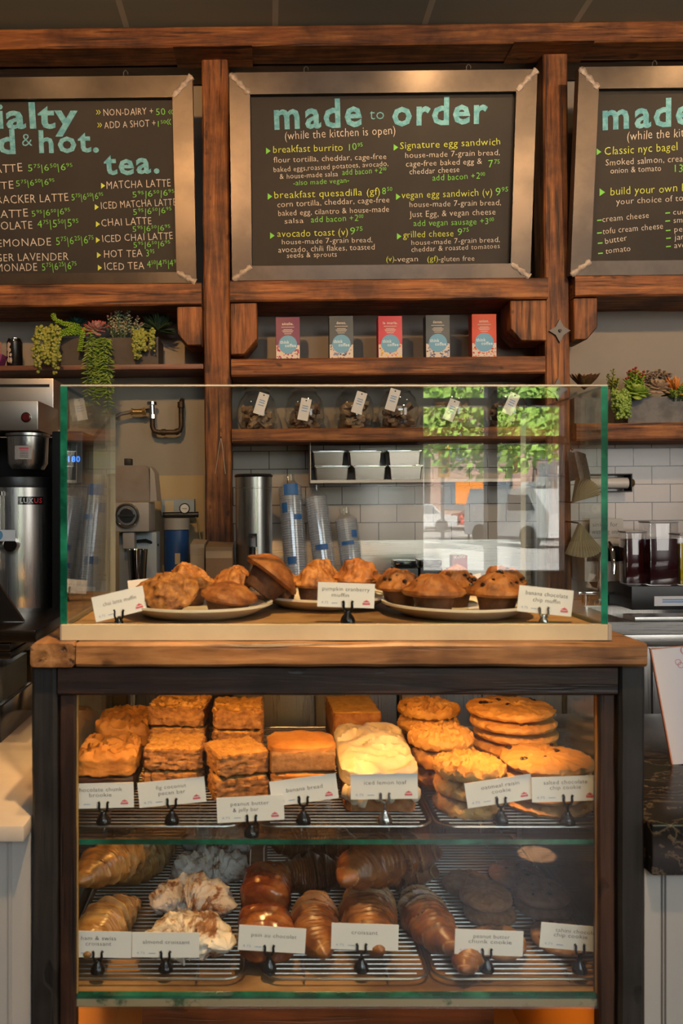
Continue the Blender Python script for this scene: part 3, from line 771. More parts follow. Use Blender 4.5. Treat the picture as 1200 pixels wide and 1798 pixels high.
C_DISC = M('sky_blue_print', (0.14, 0.36, 0.56), 0.6)
C_PALE = M('pale_blue_lettering', (0.55, 0.72, 0.82), 0.6)
C_OFFW = M('off_white_print', (0.62, 0.56, 0.50), 0.6)
bxs = [(506, 629, 42, 75, (0.16, 0.030, 0.085), 'ainslie.', ((0.45, 0.05, 0.12), (0.25, 0.04, 0.12)), 'purple coffee box, leftmost of the row on the shelf'),
       (600, 628, 42, 76, (0.052, 0.075, 0.092), 'devon.', ((0.08, 0.1, 0.16), (0.2, 0.25, 0.4)), 'slate-blue coffee box second from the left, between the purple and the pink-red box'),
       (686, 626.5, 42, 75, (0.52, 0.045, 0.075), 'la maria.', ((0.75, 0.5, 0.02), (0.7, 0.08, 0.1)), 'pink-red coffee box with yellow confetti print, middle of the row'),
       (769.5, 625.5, 42, 76, (0.052, 0.075, 0.092), 'devon.', ((0.08, 0.1, 0.16), (0.2, 0.25, 0.4)), 'slate-blue coffee box fourth from the left, between the pink-red and the orange-red box'),
       (851, 624, 43, 77, (0.58, 0.055, 0.018), 'union.', ((0.7, 0.16, 0.04), (0.6, 0.06, 0.03)), 'orange-red coffee box, rightmost of the row on the shelf')]
for n_, (px, py, w, h, col, nm, conf, lb) in enumerate(bxs):
    d = 0.20; k = (YW - d) / F
    w, h = w * k, h * k; c = wat(px, py, d); c.z = SH1[1] - 0.001
    t = thing('coffee_box', lb, 'coffee box', (c.x, YW - d + 0.03, c.z), group='coffee boxes on the shelf')
    part(MB().box((0, 0, h / 2), (w, 0.06, h), bevel=0.0015), 'carton', M('carton_%s' % nm[:2], col, 0.5), t)
    rnd = random.Random(n_); mb = MB()
    y = -0.0303
    mb._new([(-w / 2 + .001, y, .001), (w / 2 - .001, y, .001), (w / 2 - .001, y, h * .34), (-w / 2 + .001, y, h * .34)], [(0, 1, 2, 3)], 0)
    for _ in range(60):
        a, b, r = rnd.uniform(-w / 2 + .005, w / 2 - .005), rnd.uniform(.004, h * .36), rnd.uniform(.0018, .0042)
        an = rnd.uniform(0, 3)
        mb._new([(a + r * math.cos(an + q * math.pi / 3) * (1.5 if q % 3 == 0 else 1), y - 0.0004, b + r * math.sin(an + q * math.pi / 3)) for q in range(6)], [tuple(range(6))], rnd.choice((1, 2)))
    part(mb, 'confetti_print', [C_OFFW, M('confetti', conf[0], 0.6), M('confetti', conf[1], 0.6)], t)
    mb = MB(); disc(mb, (0, h * .355), w * .385, y - 0.0008); lg = part(mb, 'logo_disc', C_DISC, t, label='round sky blue logo disc')
    mb = MB(); f3 = lambda a, b: (a, y - 0.0012, b)
    letter(mb, 'think', f3, (-w * .33, h * .375), (w * .06, h * .375), h * .075, True); letter(mb, 'coffee', f3, (-w * .12, h * .295), (w * .34, h * .295), h * .075, True)
    part(mb, 'logo_lettering', C_PALE, lg)
    mb = MB(); q = {'ainslie.': .24, 'devon.': .2, 'la maria.': .31, 'union.': .2}[nm]
    letter(mb, nm, lambda a, b: (a, y - 0.0004, b), (-w * q, h * .81), (w * q, h * .81), h * .062, True)
    part(mb, 'name_lettering', C_OFFW, t)
    mb = MB()
    for zz, ww in ((.755, .27), (.70, .18), (.67, .24), (.64, .2), (.60, .15)):
        mb._new([(-w * ww, y - .0004, h * zz), (w * ww, y - .0004, h * zz), (w * ww, y - .0004, h * (zz + .012)), (-w * ww, y - .0004, h * (zz + .012))], [(0, 1, 2, 3)])
    part(mb, 'small_print', C_OFFW, t)

# glass cookie jars with hanging tags
JAR_STUFF = [M('biscotti_tan', (0.30, 0.20, 0.12), 0.7, c2=(0.42, 0.30, 0.19), ns=40, bs=60), M('wrapped_cookie_brown', (0.17, 0.10, 0.06), 0.6, c2=(0.34, 0.25, 0.17), ns=30, bs=60)]
TAG = M('pale_tag_card', (0.66, 0.66, 0.68), 0.7)
jl = ['leftmost cookie jar on the wooden jar shelf, tag tilted', 'second cookie jar from the left on the jar shelf', 'third cookie jar from the left on the jar shelf, wide open space above its cookies',
      'fourth cookie jar from the left on the jar shelf', 'fifth cookie jar from the left, seen through the street reflection', 'rightmost cookie jar beside the right post, seen through the street reflection']
for n_, (px, tx, ty, ta) in enumerate(((452, 459, 709, 18), (535, 535, 719, 12), (622, 631, 707, 18), (700, 690, 702, 17), (793, 793, 720, 22), (890, 898, 709, 25))):
    d = 0.115; c = wat(px, 752, d)
    t = thing('cookie_jar', jl[n_], 'jar', (c.x, YW - d, SH2[1] - 0.0005), group='cookie jars on the shelf')
    Rr, hh = 0.083, 0.172
    prof = [(0.0, 0.002), (Rr * .55, 0.002), (Rr * .85, 0.012), (Rr, 0.05), (Rr * 1.0, 0.09), (Rr * .88, 0.128), (Rr * .66, 0.148), (Rr * .62, 0.158), (Rr * .66, 0.162)]
    part(MB().lathe(prof, n=32), 'glass_jar', GLASS_JAR, t)
    ld = part(MB().lathe([(Rr * .7, 0.163), (Rr * .72, 0.168), (Rr * .6, 0.178), (Rr * .3, 0.184), (0, 0.185)], n=28), 'lid', GLASS_JAR, t)
    part(MB().lathe([(0, 0.186), (0.012, 0.187), (0.018, 0.192), (0.010, 0.196), (0.0, 0.1965)], n=14), 'lid_knob', GLASS_JAR, ld)
    mb = MB(); rnd = random.Random(n_ + 20)
    for q in range(30):
        a = rnd.uniform(0, 6.28); rr = Rr * rnd.uniform(0.1, 0.66)
        mb.cake((rr * math.cos(a), rr * math.sin(a), rnd.uniform(0.008, 0.095)), (0.055, 0.028, 0.018), 0.003, 60, q, 2, None, (rnd.uniform(-.8, .8), rnd.uniform(-.8, .8), rnd.uniform(0, 3)))
    for v in mb.bm.verts:
        rr = math.hypot(v.co.x, v.co.y); m_ = Rr * (.80 if v.co.z > 0.02 else .62)
        if rr > m_: v.co.x *= m_ / rr; v.co.y *= m_ / rr
        v.co.z = max(0.006, v.co.z)
    part(mb, 'cookies', JAR_STUFF[n_ % 2], t)
    p = wat(tx, ty, d + 0.088) - V((c.x, YW - d, SH2[1] - 0.0005))
    tg = part(MB().bx(-0.021, 0.021, -0.0006, 0.0006, -0.044, 0.044).cyl((0, -0.001, 0.036), (0, -0.0016, 0.036), 0.003, n=8, mi=1), 'tag', [TAG, IRON], t, loc=(p.x, p.y, p.z), rot=(0, R(ta), 0), label='tilted white paper tag')
    mb = MB()
    for zz in (0.012, 0.003, -0.008): mb.bx(-0.011, 0.012, -0.0009, -0.0007, zz, zz + 0.004)
    part(mb, 'tag_print', INK_B, tg)

# ------------------------------------------------------------------ succulents and planters
G_YEL = pearl_leaf('yellow_green_leaf', (0.20, 0.24, 0.03), (0.36, 0.36, 0.07))
G_BRI = pearl_leaf('bright_green_leaf', (0.16, 0.32, 0.02), (0.32, 0.46, 0.05))
G_MID = pearl_leaf('mid_green_leaf', (0.14, 0.26, 0.03), (0.28, 0.38, 0.07))
G_TEAL = pearl_leaf('dark_teal_leaf', (0.02, 0.07, 0.055), (0.04, 0.11, 0.085))
G_DARK = pearl_leaf('dark_green_leaf', (0.025, 0.055, 0.025), (0.06, 0.10, 0.045))
G_PALE = pearl_leaf('pale_green_pink_leaf', (0.20, 0.33, 0.20), (0.50, 0.42, 0.28))
G_PURP = pearl_leaf('dusky_purple_leaf', (0.26, 0.19, 0.20), (0.40, 0.26, 0.22))
G_RED = pearl_leaf('red_brown_leaf', (0.10, 0.03, 0.025), (0.16, 0.10, 0.03))
G_BEIGE = pearl_leaf('beige_leaf', (0.26, 0.20, 0.13), (0.34, 0.24, 0.18))
G_ORG = pearl_leaf('orange_leaf', (0.50, 0.15, 0.02), (0.55, 0.24, 0.05))
PINK_TIP = M('red_leaf_tip', (0.5, 0.06, 0.05), 0.5)
BOXB = M('dark_brown_planter', (0.055, 0.040, 0.030), 0.6, c2=(0.035, 0.027, 0.02), ns=20)
BOXG = M('grey_concrete', (0.17, 0.17, 0.165), 0.8, c2=(0.11, 0.11, 0.11), ns=25, detail=8, bs=80, bstr=0.2)
SOIL = M('dark_soil', (0.03, 0.02, 0.013), 0.9, bs=60, bstr=0.6)

_LEAF = {}
def leaf(mb, p, d, L, w, th=None, mi=None):
    """a plump pointed leaf from p along d"""
    d = V(d).normalized(); u = d.cross(V((0.13, -0.2, 1))).normalized() if abs(d.z) < 0.97 else V((1, 0, 0)); n = u.cross(d)
    th = th or w * 0.5; p = V(p)
    rows = [(0.0, 0.25), (0.35, 0.85), (0.65, 1.0), (0.88, 0.6)]
    vs_ = []; fs = []
    for s, k in rows:
        for a in range(6):
            an = a * math.pi / 3
            vs_.append(p + d * (L * s) + u * (w * k * math.cos(an)) + n * (th * k * math.sin(an)))
    vs_.append(p + d * L)
    for r_ in range(3):
        for a in range(6): fs.append((r_ * 6 + a, r_ * 6 + (a + 1) % 6, r_ * 6 + 6 + (a + 1) % 6, r_ * 6 + 6 + a))
    for a in range(6): fs.append((18 + a, 18 + (a + 1) % 6, 24))
    mb._new(vs_, fs, mi)

def pearl(mb, p, r, mi=None):
    t = bmesh.new(); bmesh.ops.create_icosphere(t, subdivisions=1, radius=r); mb.add(t, Matrix.Translation(p), mi)

def trail_pts(p, length, out, sway, n=14, seed=0):
    """a stem that leans out of the pot and then hangs"""
    rnd = random.Random(seed); pts = [V(p)]; q = V(p); d = V(out).normalized()
    for k in range(n):
        d = (d + V((rnd.uniform(-sway, sway), rnd.uniform(-sway, sway) * .4, -0.55))).normalized()
        q = q + d * (length / n); pts.append(q.copy())
    return pts

def plant(name, label, px, py, d, builder, mats, cat='succulent'):
    c = wat(px, py, d); t = thing(name, label, cat, c)
    fol, stem = builder(); part(fol, 'leaves', mats, t)
    if stem is not None: part(stem, 'stems', G_DARK, t)
    return t

K = (YW - 0.2) / F                                        # metres per pixel near the shelf front
def b_pearls(n, spread, length, seed, r=0.0075, out=(0, -1, 0.6)):
    def f():
        rnd = random.Random(seed); mb = MB(); st = MB()
        for k in range(n):
            o = V((rnd.uniform(-spread, spread), rnd.uniform(-0.03, 0.0), rnd.uniform(-0.01, 0.012)))
            pts = trail_pts(o, length * rnd.uniform(0.55, 1.0), V(out) + V((rnd.uniform(-.4, .4), 0, 0)), 0.22, 16, seed * 31 + k)
            st.tube(pts, 0.0014, 5)
            for p in pts[0:]:
                for _ in range(2): pearl(mb, p + V((rnd.uniform(-1, 1), rnd.uniform(-1, .5), rnd.uniform(-1, 1))) * 0.009, r * rnd.uniform(.7, 1.15))
        return mb, st
    return f
def b_trail(n, spread, length, seed, L=0.028, w=0.0042):
    def f():
        rnd = random.Random(seed); mb = MB(); st = MB()
        for k in range(n):
            o = V((rnd.uniform(-spread, spread), rnd.uniform(-0.02, 0.0), 0))
            pts = trail_pts(o, length * rnd.uniform(0.45, 1.0), (rnd.uniform(-.3, .3), -1, 0.5), 0.14, 24, seed * 17 + k)
            st.tube(pts, 0.0016, 5)
            for p in pts[1:]:
                for s in (-1, 1): leaf(mb, p, (s * rnd.uniform(.5, 1), rnd.uniform(-.9, .1), rnd.uniform(-.9, .2)), L * rnd.uniform(.7, 1.1), w)
        return mb, st
    return f
def b_rope(paths, seed, r=0.013):
    def f():
        rnd = random.Random(seed); mb = MB(); st = MB()
        for pts in paths:
            P = [V((a * K, -b, c * K)) for a, b, c in pts]
            st.tube(P, 0.003, 6)
            for a, b in zip(P, P[1:]):
                m_ = max(2, int((b - a).length / 0.007)); ax = (b - a).normalized()
                for s in range(m_):
                    q = a + (b - a) * (s / m_)
                    for j in range(6):
                        an = j * 1.047 + s * 0.5 + rnd.uniform(-.2, .2); u = ax.orthogonal().normalized(); w_ = ax.cross(u)
                        leaf(mb, q, (u * math.cos(an) + w_ * math.sin(an)) + ax * 0.55, r * rnd.uniform(.85, 1.15), 0.0042, 0.003)
        return mb, st
    return f
def b_rosette(R_, n, seed, up=0.5, w=0.3, tilt=(0.9, 0, 0), tips=False):
    def f():
        rnd = random.Random(seed); mb = MB(); Mx = Euler(tilt).to_matrix()
        for k in range(n):
            a = k * 2.39996; q = k / n
            el = up + (1.25 - up) * (1 - q) ** 1.2
            d = Mx @ V((math.cos(a) * math.cos(el), math.sin(a) * math.cos(el), math.sin(el)))
            L_ = R_ * (0.45 + 0.55 * q); o = Mx @ V((0, 0, 0.006 * (1 - q)))
            leaf(mb, o, d, L_, L_ * w, L_ * w * .35, 0)
            if tips: leaf(mb, o + d * L_ * .8, d, L_ * .24, L_ * .07, L_ * .06, 1)
        return mb, None
    return f
def b_spiky(R_, n, seed, w=0.003):
    def f():
        rnd = random.Random(seed); mb = MB()
        for k in range(n):
            z = rnd.uniform(-0.25, 1); a = rnd.uniform(0, 6.28); s = math.sqrt(max(0, 1 - z * z))
            leaf(mb, (0, 0, 0), (s * math.cos(a), s * math.sin(a) * 0.8, z), R_ * rnd.uniform(.75, 1.05), w, w * .7)
        return mb, None
    return f
def b_sprigs(n, spread, height, seed, r=0.006, mi2=False):
    def f():
        rnd = random.Random(seed); mb = MB(); st = MB()
        for k in range(n):
            a = rnd.uniform(-spread, spread); top = V((a * 1.0, rnd.uniform(-.045, .02), height * rnd.uniform(.45, 1.0) * (1 - (abs(a) / spread) ** 2 * .5)))
            b0 = V((a * .5, 0, -0.01)); st.tube([b0, (b0 + top) / 2 + V((0, -.006, 0)), top], 0.0016, 5)
            for q in range(16):
                s = 0.3 + 0.7 * q / 15; p = b0 + (top - b0) * s
                an = q * 2.4
                leaf(mb, p, (math.cos(an), math.sin(an), 0.55), r * 2.2 * rnd.uniform(.7, 1.1), r * .75, r * .4, 1 if (mi2 and q > 13) else 0)
        return mb, st
    return f

def planter(px0, px1, py0, d, z, mat, label, depth=0.13):
    a, b = wat(px0, py0, d), wat(px1, py0, d); h = a.z - z; w = b.x - a.x
    t = thing('planter_box', label, 'planter', ((a.x + b.x) / 2, YW - d + depth / 2, z + 0.0005))
    th = 0.008
    mb = MB().bx(-w / 2, w / 2, -depth / 2, -depth / 2 + th, 0, h).bx(-w / 2, w / 2, depth / 2 - th, depth / 2, 0, h).bx(-w / 2, -w / 2 + th, -depth / 2 + th, depth / 2 - th, 0, h).bx(w / 2 - th, w / 2, -depth / 2 + th, depth / 2 - th, 0, h).bx(-w / 2 + th, w / 2 - th, -depth / 2 + th, depth / 2 - th, 0, th)
    part(mb, 'box', mat, t)
    part(MB().bx(-w / 2 + th, w / 2 - th, -depth / 2 + th, depth / 2 - th, th, h - 0.012), 'soil', SOIL, t)
    return t
planter(106, 278, 594, 0.20, SHL[1], BOXB, 'dark brown planter box under the trailing succulents on the thin red-brown shelf', 0.15)
planter(1009, 1058, 699, 0.21, SHR[1], BOXG, 'small grey concrete planter beside the right post, seen through the glass case')
planter(1103, 1290, 698, 0.21, SHR[1], BOXG, 'grey concrete planter at the right photo edge under the rosettes')

plant('string_of_pearls', 'yellow-green string of pearls hanging at the left end of the brown planter', 86, 580, 0.235, b_pearls(11, 0.045, 0.20, 1), G_YEL)
plant('burros_tail', 'bright green rope-like succulent curling over the left of the brown planter', 128, 585, 0.19,
      b_rope([[(28, .0, 2), (5, .02, 8), (-10, .05, -2), (-28, .055, -8), (-36, .06, -30), (-42, .062, -52)], [(20, .0, 0), (-5, .05, -4), (-22, .07, -12), (-34, .065, -14)],
              [(24, .02, 6), (22, .06, -12), (19, .065, -38)], [(12, .0, 12), (-10, .02, 14), (-28, .02, 20), (-33, .02, 32)], [(30, 0, 0), (44, .03, 2), (34, .05, -8)]], 3), G_BRI)
plant('teal_echeveria', 'dark teal rosette behind the bright green rope-like succulent', 133, 572, 0.12, b_rosette(0.062, 26, 4, 0.25, 0.2, (0.5, 0, 0)), G_TEAL)
plant('purple_echeveria', 'dusky purple rosette with red tips in the middle of the brown planter', 169, 582, 0.20, b_rosette(0.062, 46, 5, 0.2, 0.24, (0.75, 0, 0), True), [G_PURP, PINK_TIP])
plant('trailing_stonecrop', 'long green trailing stems hanging far below the shelf from the middle of the brown planter', 166, 596, 0.24, b_trail(11, 0.055, 0.34, 6), G_MID)
plant('pale_crassula', 'pale green and pink bushy succulent, tallest in the brown planter', 218, 592, 0.16, b_sprigs(26, 0.075, 0.115, 7, 0.0065, True), [G_PALE, M('pink_leaf_tip', (0.45, 0.22, 0.18), 0.5)])
plant('creeping_stonecrop', 'yellow-green small-leaved plant spilling over the right front of the brown planter', 255, 584, 0.205, b_pearls(11, 0.04, 0.125, 8, 0.0068), G_YEL)
plant('spiky_succulent', 'dark spiky ball-shaped plant at the right end of the brown planter', 277, 580, 0.12, b_spiky(0.085, 130, 9), G_DARK)
# right shelf
plant('red_agave', 'red-brown leafy succulent just right of the right post, above the glass edge', 1026, 684, 0.15, b_rosette(0.10, 24, 10, 0.75, 0.16, (0.2, 0, 0)), G_RED)
plant('yellow_stonecrop', 'short pale yellow-green stems rising behind the string of pearls on the right shelf', 1077, 686, 0.15, b_sprigs(8, 0.022, 0.085, 11, 0.006), G_YEL)
plant('string_of_pearls', 'green string of pearls hanging between the two grey planters', 1088, 694, 0.225, b_pearls(13, 0.034, 0.105, 12, 0.0078), G_MID)
plant('jade_stonecrop', 'upright green plant with red top leaves above the grey planter', 1113, 690, 0.15, b_sprigs(16, 0.038, 0.115, 13, 0.0075, True), [G_BRI, PINK_TIP])
plant('green_aeonium', 'wide open green rosette over the left end of the grey planter at the right edge', 1119, 692, 0.21, b_rosette(0.062, 30, 14, 0.12, 0.34, (0.7, 0, 0)), G_MID)
plant('beige_echeveria', 'beige and mauve rosette in the middle of the grey planter at the right edge', 1156, 684, 0.19, b_rosette(0.060, 34, 15, 0.2, 0.32, (0.8, 0, 0)), G_BEIGE)
plant('tan_stonecrop', 'tan bushy succulent rising behind the beige rosette', 1150, 676, 0.13, b_sprigs(14, 0.05, 0.065, 16, 0.008), G_BEIGE)
plant('orange_succulent', 'orange finger-leaved succulent at the right photo edge', 1186, 690, 0.18, b_spiky(0.075, 46, 17, 0.007), G_ORG)
plant('green_stonecrop', 'dark green bushy succulent in the grey planter under the orange one', 1192, 700, 0.212, b_sprigs(14, 0.05, 0.06, 18, 0.007), G_MID)

# drink can
c = wat(26, 640, 0.15)
t = thing('drink_can', 'black drink can with a pale printed figure on the thin shelf at the left edge', 'can', (c.x, c.y, SHL[1] + 0.0005))
part(MB().lathe([(0, 0.002), (0.024, 0.0), (0.0315, 0.010), (0.0315, 0.106)], n=28), 'body', M('black_can_paint', (0.018, 0.017, 0.017), 0.25, 0.4), t)
part(MB().lathe([(0.0316, 0.106), (0.027, 0.117), (0.0275, 0.120), (0.025, 0.119), (0.024, 0.116), (0, 0.116)], n=28), 'rim', CHROME, t)
mb = MB(); rnd = random.Random(5)
def on_can(a, z, r=0.0318): return V((r * math.sin(a), -r * math.cos(a), z))
for (a, z, ra, rz) in ((-.55, .088, .22, .014), (-.45, .070, .28, .010), (-.6, .052, .2, .013), (-.2, .05, .16, .008), (-.5, .03, .34, .012), (-.15, .028, .14, .013), (-.75, .075, .12, .009), (-.3, .093, .1, .006)):
    n = 10; mb._new([on_can(a + ra * math.cos(k * .6283) * (0.8 + .3 * rnd.random()), z + rz * math.sin(k * .6283) * (0.8 + .3 * rnd.random())) for k in range(n)], [tuple(range(n))])
part(mb, 'print', M('pale_can_print', (0.50, 0.42, 0.36), 0.5), t)

# pink bag corner at the photo's left edge
c = wat(-6, 640, 0.19)
t = thing('gift_bag', 'purple and pink paper bag, only its right edge showing at the left photo edge', 'bag', (c.x, c.y, SHL[1] + 0.0005))
part(MB().prism([(-0.07, 0), (0.02, 0.0), (0.034, 0.045), (0.012, 0.05), (-0.07, 0.05)], 'y', -0.03, 0.03), 'bag', M('magenta_paper', (0.20, 0.03, 0.13), 0.5), t)
part(MB().bx(-0.07, 0.016, -0.012, 0.012, 0.05, 0.10), 'card', M('pink_paper', (0.62, 0.33, 0.24), 0.6), t)

# ------------------------------------------------------------------ plumbing on the plaster
t = thing('water_pipe', 'braided hose, chrome valve and dark elbowed pipe on the grey plaster wall', 'pipe', wat(265, 755, 0.06))
o = wat(265, 755, 0.06)
def wl_(px, py, d=0.06): return wat(px, py, d) - o
part(MB().tube([wl_(150, 790, .02), wl_(172, 760, .05), wl_(190, 740), wl_(212, 727), wl_(232, 723)], 0.0075, 10), 'hose', M('braided_grey_hose', (0.16, 0.15, 0.14), 0.5, 0.4, bs=200), t)
part(MB().cyl(wl_(232, 723), wl_(254, 723), 0.011, n=14).cyl(wl_(230, 723), wl_(234, 723), 0.014, n=8).cyl(wl_(250, 723), wl_(256, 722), 0.015, n=8), 'coupling', BRASS, t)
part(MB().cyl(wl_(256, 722), wl_(262, 721), 0.010, n=12).cyl(wl_(268, 734), wl_(267, 712), 0.012, n=16).cyl(wl_(267, 711), wl_(267, 706), 0.022, n=18).cyl(wl_(267.5, 735), wl_(267.5, 728), 0.015, n=8), 'valve', CHROME, t)
part(MB().tube([wl_(267.5, 734), wl_(268, 750), wl_(271, 757), wl_(280, 759), wl_(308, 759), wl_(316, 756), wl_(318.5, 748), wl_(318, 712), wl_(319, 705, .05), wl_(320, 703, .002)], 0.0105, 12).cyl(wl_(284, 759), wl_(291, 759), 0.0145, n=10).cyl(wl_(308, 759), wl_(314, 757), 0.014, n=10).cyl(wl_(318, 716), wl_(318, 706), 0.015, n=10), 'dark_pipe', M('rusty_dark_pipe', (0.035, 0.026, 0.02), 0.5, 0.6, c2=(0.09, 0.05, 0.025), ns=18), t)
c = wat(388, 768, PF + 0.004)
t = thing('hanging_wire', 'thin pale wire loop hanging on a nail in the left post', 'wire', c)
part(MB().tube([wat(388, 768, PF + .006) - c, wat(385, 785, PF + .006) - c, wat(381, 815, PF + .006) - c, wat(378, 832, PF + .006) - c], 0.0013, 6).tube([wat(388, 768, PF + .006) - c, wat(391, 785, PF + .006) - c, wat(394, 815, PF + .006) - c, wat(396, 832, PF + .006) - c], 0.0013, 6), 'wire', M('pale_wire', (0.4, 0.36, 0.3), 0.5), t)
part(MB().cyl((0, 0.006, 0), (0, -0.008, 0), 0.003, n=8), 'nail', IRON, t)

# ------------------------------------------------------------------ back counter and its undercounter fridges
zc = BCZ
x0, x1 = -1.0, 4.0
SKX0, SKX1 = Xw(1058, 0.4, 1075), Xw(1240, 0.4, 1075)
t = thing('back_counter', 'brushed steel back counter with a sink along the tiled wall', 'counter', (1.0, YW - 0.33, zc))
CBK = 0.012
mb = MB().bx(x0 - 1, SKX0 - 1, -0.32, 0.32 - CBK, -0.04, 0).bx(SKX1 - 1, x1 - 1, -0.32, 0.32 - CBK, -0.04, 0).bx(SKX0 - 1, SKX1 - 1, -0.32, -0.22, -0.04, 0).bx(SKX0 - 1, SKX1 - 1, 0.12, 0.32 - CBK, -0.04, 0)
part(mb, 'worktop', STEEL_X, t)
part(MB().bx(SKX0 - 1, SKX1 - 1, -0.22, 0.12, -0.039, -0.034).bx(SKX0 - 1, SKX0 - .99, -0.22, 0.12, -0.034, -0.003).bx(SKX1 - 1.01, SKX1 - 1, -0.22, 0.12, -0.034, -0.003).bx(SKX0 - .99, SKX1 - 1.01, -0.22, -0.21, -0.034, -0.003).bx(SKX0 - .99, SKX1 - 1.01, 0.11, 0.12, -0.034, -0.003), 'sink_basin', STEEL, t)
part(MB().bx(Xw(1112, .64, 1080) - 1, x1 - 1, -0.325, -0.23, 0.0, 0.018, bevel=0.003), 'raised_lip', STEEL_X, t)
fr_l = ['steel undercounter fridge behind the counter, leftmost, seen through the lower case', 'steel undercounter fridge seen through the lower case between the dark gap and the loaf slice', 'steel undercounter fridge seen through the lower case behind the cookies', 'steel undercounter fridge right of the display case under the sink', 'steel undercounter fridge at the right photo edge']
fx = [(Xw(130, .6, 1240), Xw(352, .6, 1240)), (Xw(408, .6, 1240), Xw(697, .6, 1240)), (Xw(702, .6, 1240), Xw(985, .6, 1240)), (Xw(990, .6, 1240), Xw(1290, .6, 1240)), (Xw(1294, .6, 1240), Xw(1600, .6, 1240))]
for (a, b), lb in zip(fx, fr_l):
    w = b - a
    t = thing('undercounter_fridge', lb, 'fridge', ((a + b) / 2, YW - 0.32, 0.002), group='undercounter fridges along the back wall')
    part(MB().bx(-w / 2, w / 2, -0.28, 0.30, 0.0, 0.955), 'body', STEEL, t)
    part(MB().bx(-w / 2 + .004, -0.003, -0.305, -0.282, 0.1, 0.90, bevel=0.003), 'door', STEEL, t)
    part(MB().bx(0.003, w / 2 - .004, -0.305, -0.282, 0.1, 0.90, bevel=0.003), 'door', STEEL, t)
    part(MB().bx(-w / 2, w / 2, -0.305, -0.282, 0.908, 0.95, bevel=0.003), 'top_rail', STEEL_X, t)

def wc(px, py, d, z=None):
    p = wat(px, py, d); return V((p.x, YW - d, BCZ + 0.0005 if z is None else z))
kk = lambda d: (YW - d) / F

# coffee grinder
d = 0.42; k = kk(d); c = wc(232, 905, d)
t = thing('coffee_grinder', 'grey upright coffee grinder with a round dial and spout, behind the glass on the left', 'grinder', c)
def gz(py): return Zw(py, d, 232) - c.z
GREYM = M('warm_grey_enamel', (0.36, 0.31, 0.27), 0.45); BLUEG = M('blue_grey_enamel', (0.30, 0.33, 0.35), 0.4)
part(MB().bx(-33 * k, 30 * k, 0.0, 0.16, gz(934), gz(882), bevel=0.006), 'body', GREYM, t)
part(MB().prism([(-33 * k, gz(880)), (30 * k, gz(880)), (29 * k, gz(822)), (22 * k, gz(817)), (-33 * k, gz(817))], 'y', 0.005, 0.15), 'hopper', M('smoky_hopper', (0.25, 0.19, 0.15), 0.25, c2=(0.3, 0.25, 0.21), ns=8), t)
part(MB().prism([(30 * k, gz(880)), (42 * k, gz(880)), (38 * k, gz(830)), (30 * k, gz(818))], 'y', 0.03, 0.15), 'hopper_side', GREYM, t)
part(MB().bx(-16 * k, -4 * k, 0.03, 0.08, gz(816), gz(804), bevel=0.003), 'latch', IRON, t)
dl = part(MB().lathe([(0, 0), (22 * k, 0), (22 * k, 0.014), (19.5 * k, 0.02), (17 * k, 0.014), (0, 0.014)], n=36), 'dial', STEEL, t, loc=(-8 * k, 0.0, gz(905)), rot=(R(90), 0, 0))
part(MB().lathe([(0, 0.0145), (13 * k, 0.0145), (12 * k, 0.021), (0, 0.021)], n=28), 'dial_face', BLACK, dl)
part(MB().bx(-15 * k, 15 * k, -0.004, 0.004, 0.0213, 0.025), 'dial_pointer', IRON, dl)
part(MB().bx(-18 * k, 3 * k, 0.01, 0.06, gz(964), gz(935), bevel=0.004), 'spout', GREYM, t)
part(MB().bx(-30 * k, 38 * k, 0.07, 0.17, 0.0, gz(936), bevel=0.004), 'column', BLUEG, t)
part(MB().bx(-34 * k, 40 * k, -0.10, 0.17, 0.0, 0.02, bevel=0.004), 'base', IRON, t) if False else None
part(MB().tube([(3 * k, 0.06, gz(952)), (20 * k, 0.05, gz(950)), (38 * k, 0.1, gz(960))], 0.006, 8), 'lever', BLACK, t)
c2_ = wc(243, 960, 0.45)
h2 = Zw(964, 0.45, 243) - c2_.z
solo(MB().lathe([(0, 0.0), (10 * k, 0.0), (18 * k, h2), (17 * k, h2), (9.5 * k, 0.004), (0, 0.004)], n=28), 'steel_cup', CHROME, 'tall tapered polished steel cup under the grinder spout', 'cup', (c2_.x, YW - 0.47, c2_.z))

# water filter with gauge
d = 0.16; k = kk(d); c = wc(310, 905, d)
t = thing('water_filter', 'blue canister water filter with a pressure gauge, hung left of the left post', 'water filter', c)
def fz(py): return Zw(py, d, 310) - c.z
part(MB().bx(-32 * k, 27 * k, 0.10, 0.152, fz(905), fz(876)), 'bracket', M('pale_blue_grey_metal', (0.30, 0.34, 0.36), 0.5, 0.3), t)
part(MB().bx(-26 * k, -10 * k, 0.098, 0.0995, fz(900), fz(879)), 'label', M('tan_label', (0.5, 0.4, 0.25), 0.7), t)
part(MB().cyl((-25 * k, 0.02, fz(904)), (38 * k, 0.02, fz(904)), 5 * k, n=12), 'manifold', BLACK, t)
part(MB().cyl((-2 * k, 0.03, fz(910)), (-2 * k, 0.03, fz(930)), 24 * k, n=28), 'head', M('grey_filter_head', (0.28, 0.25, 0.22), 0.5), t)
part(MB().lathe([(0, 0.0), (20 * k, 0.0), (22 * k, 0.02), (22 * k, fz(931)), (0, fz(931))], c=(-2 * k, 0.03, 0), n=32), 'canister', M('blue_canister', (0.015, 0.06, 0.20), 0.35), t)
part(MB().bx(-2 * k, 7 * k, -22.6 * k + .03, -21.8 * k + .03, fz(990), fz(971)), 'canister_label', M('tan_label', (0.5, 0.4, 0.25), 0.7), t)
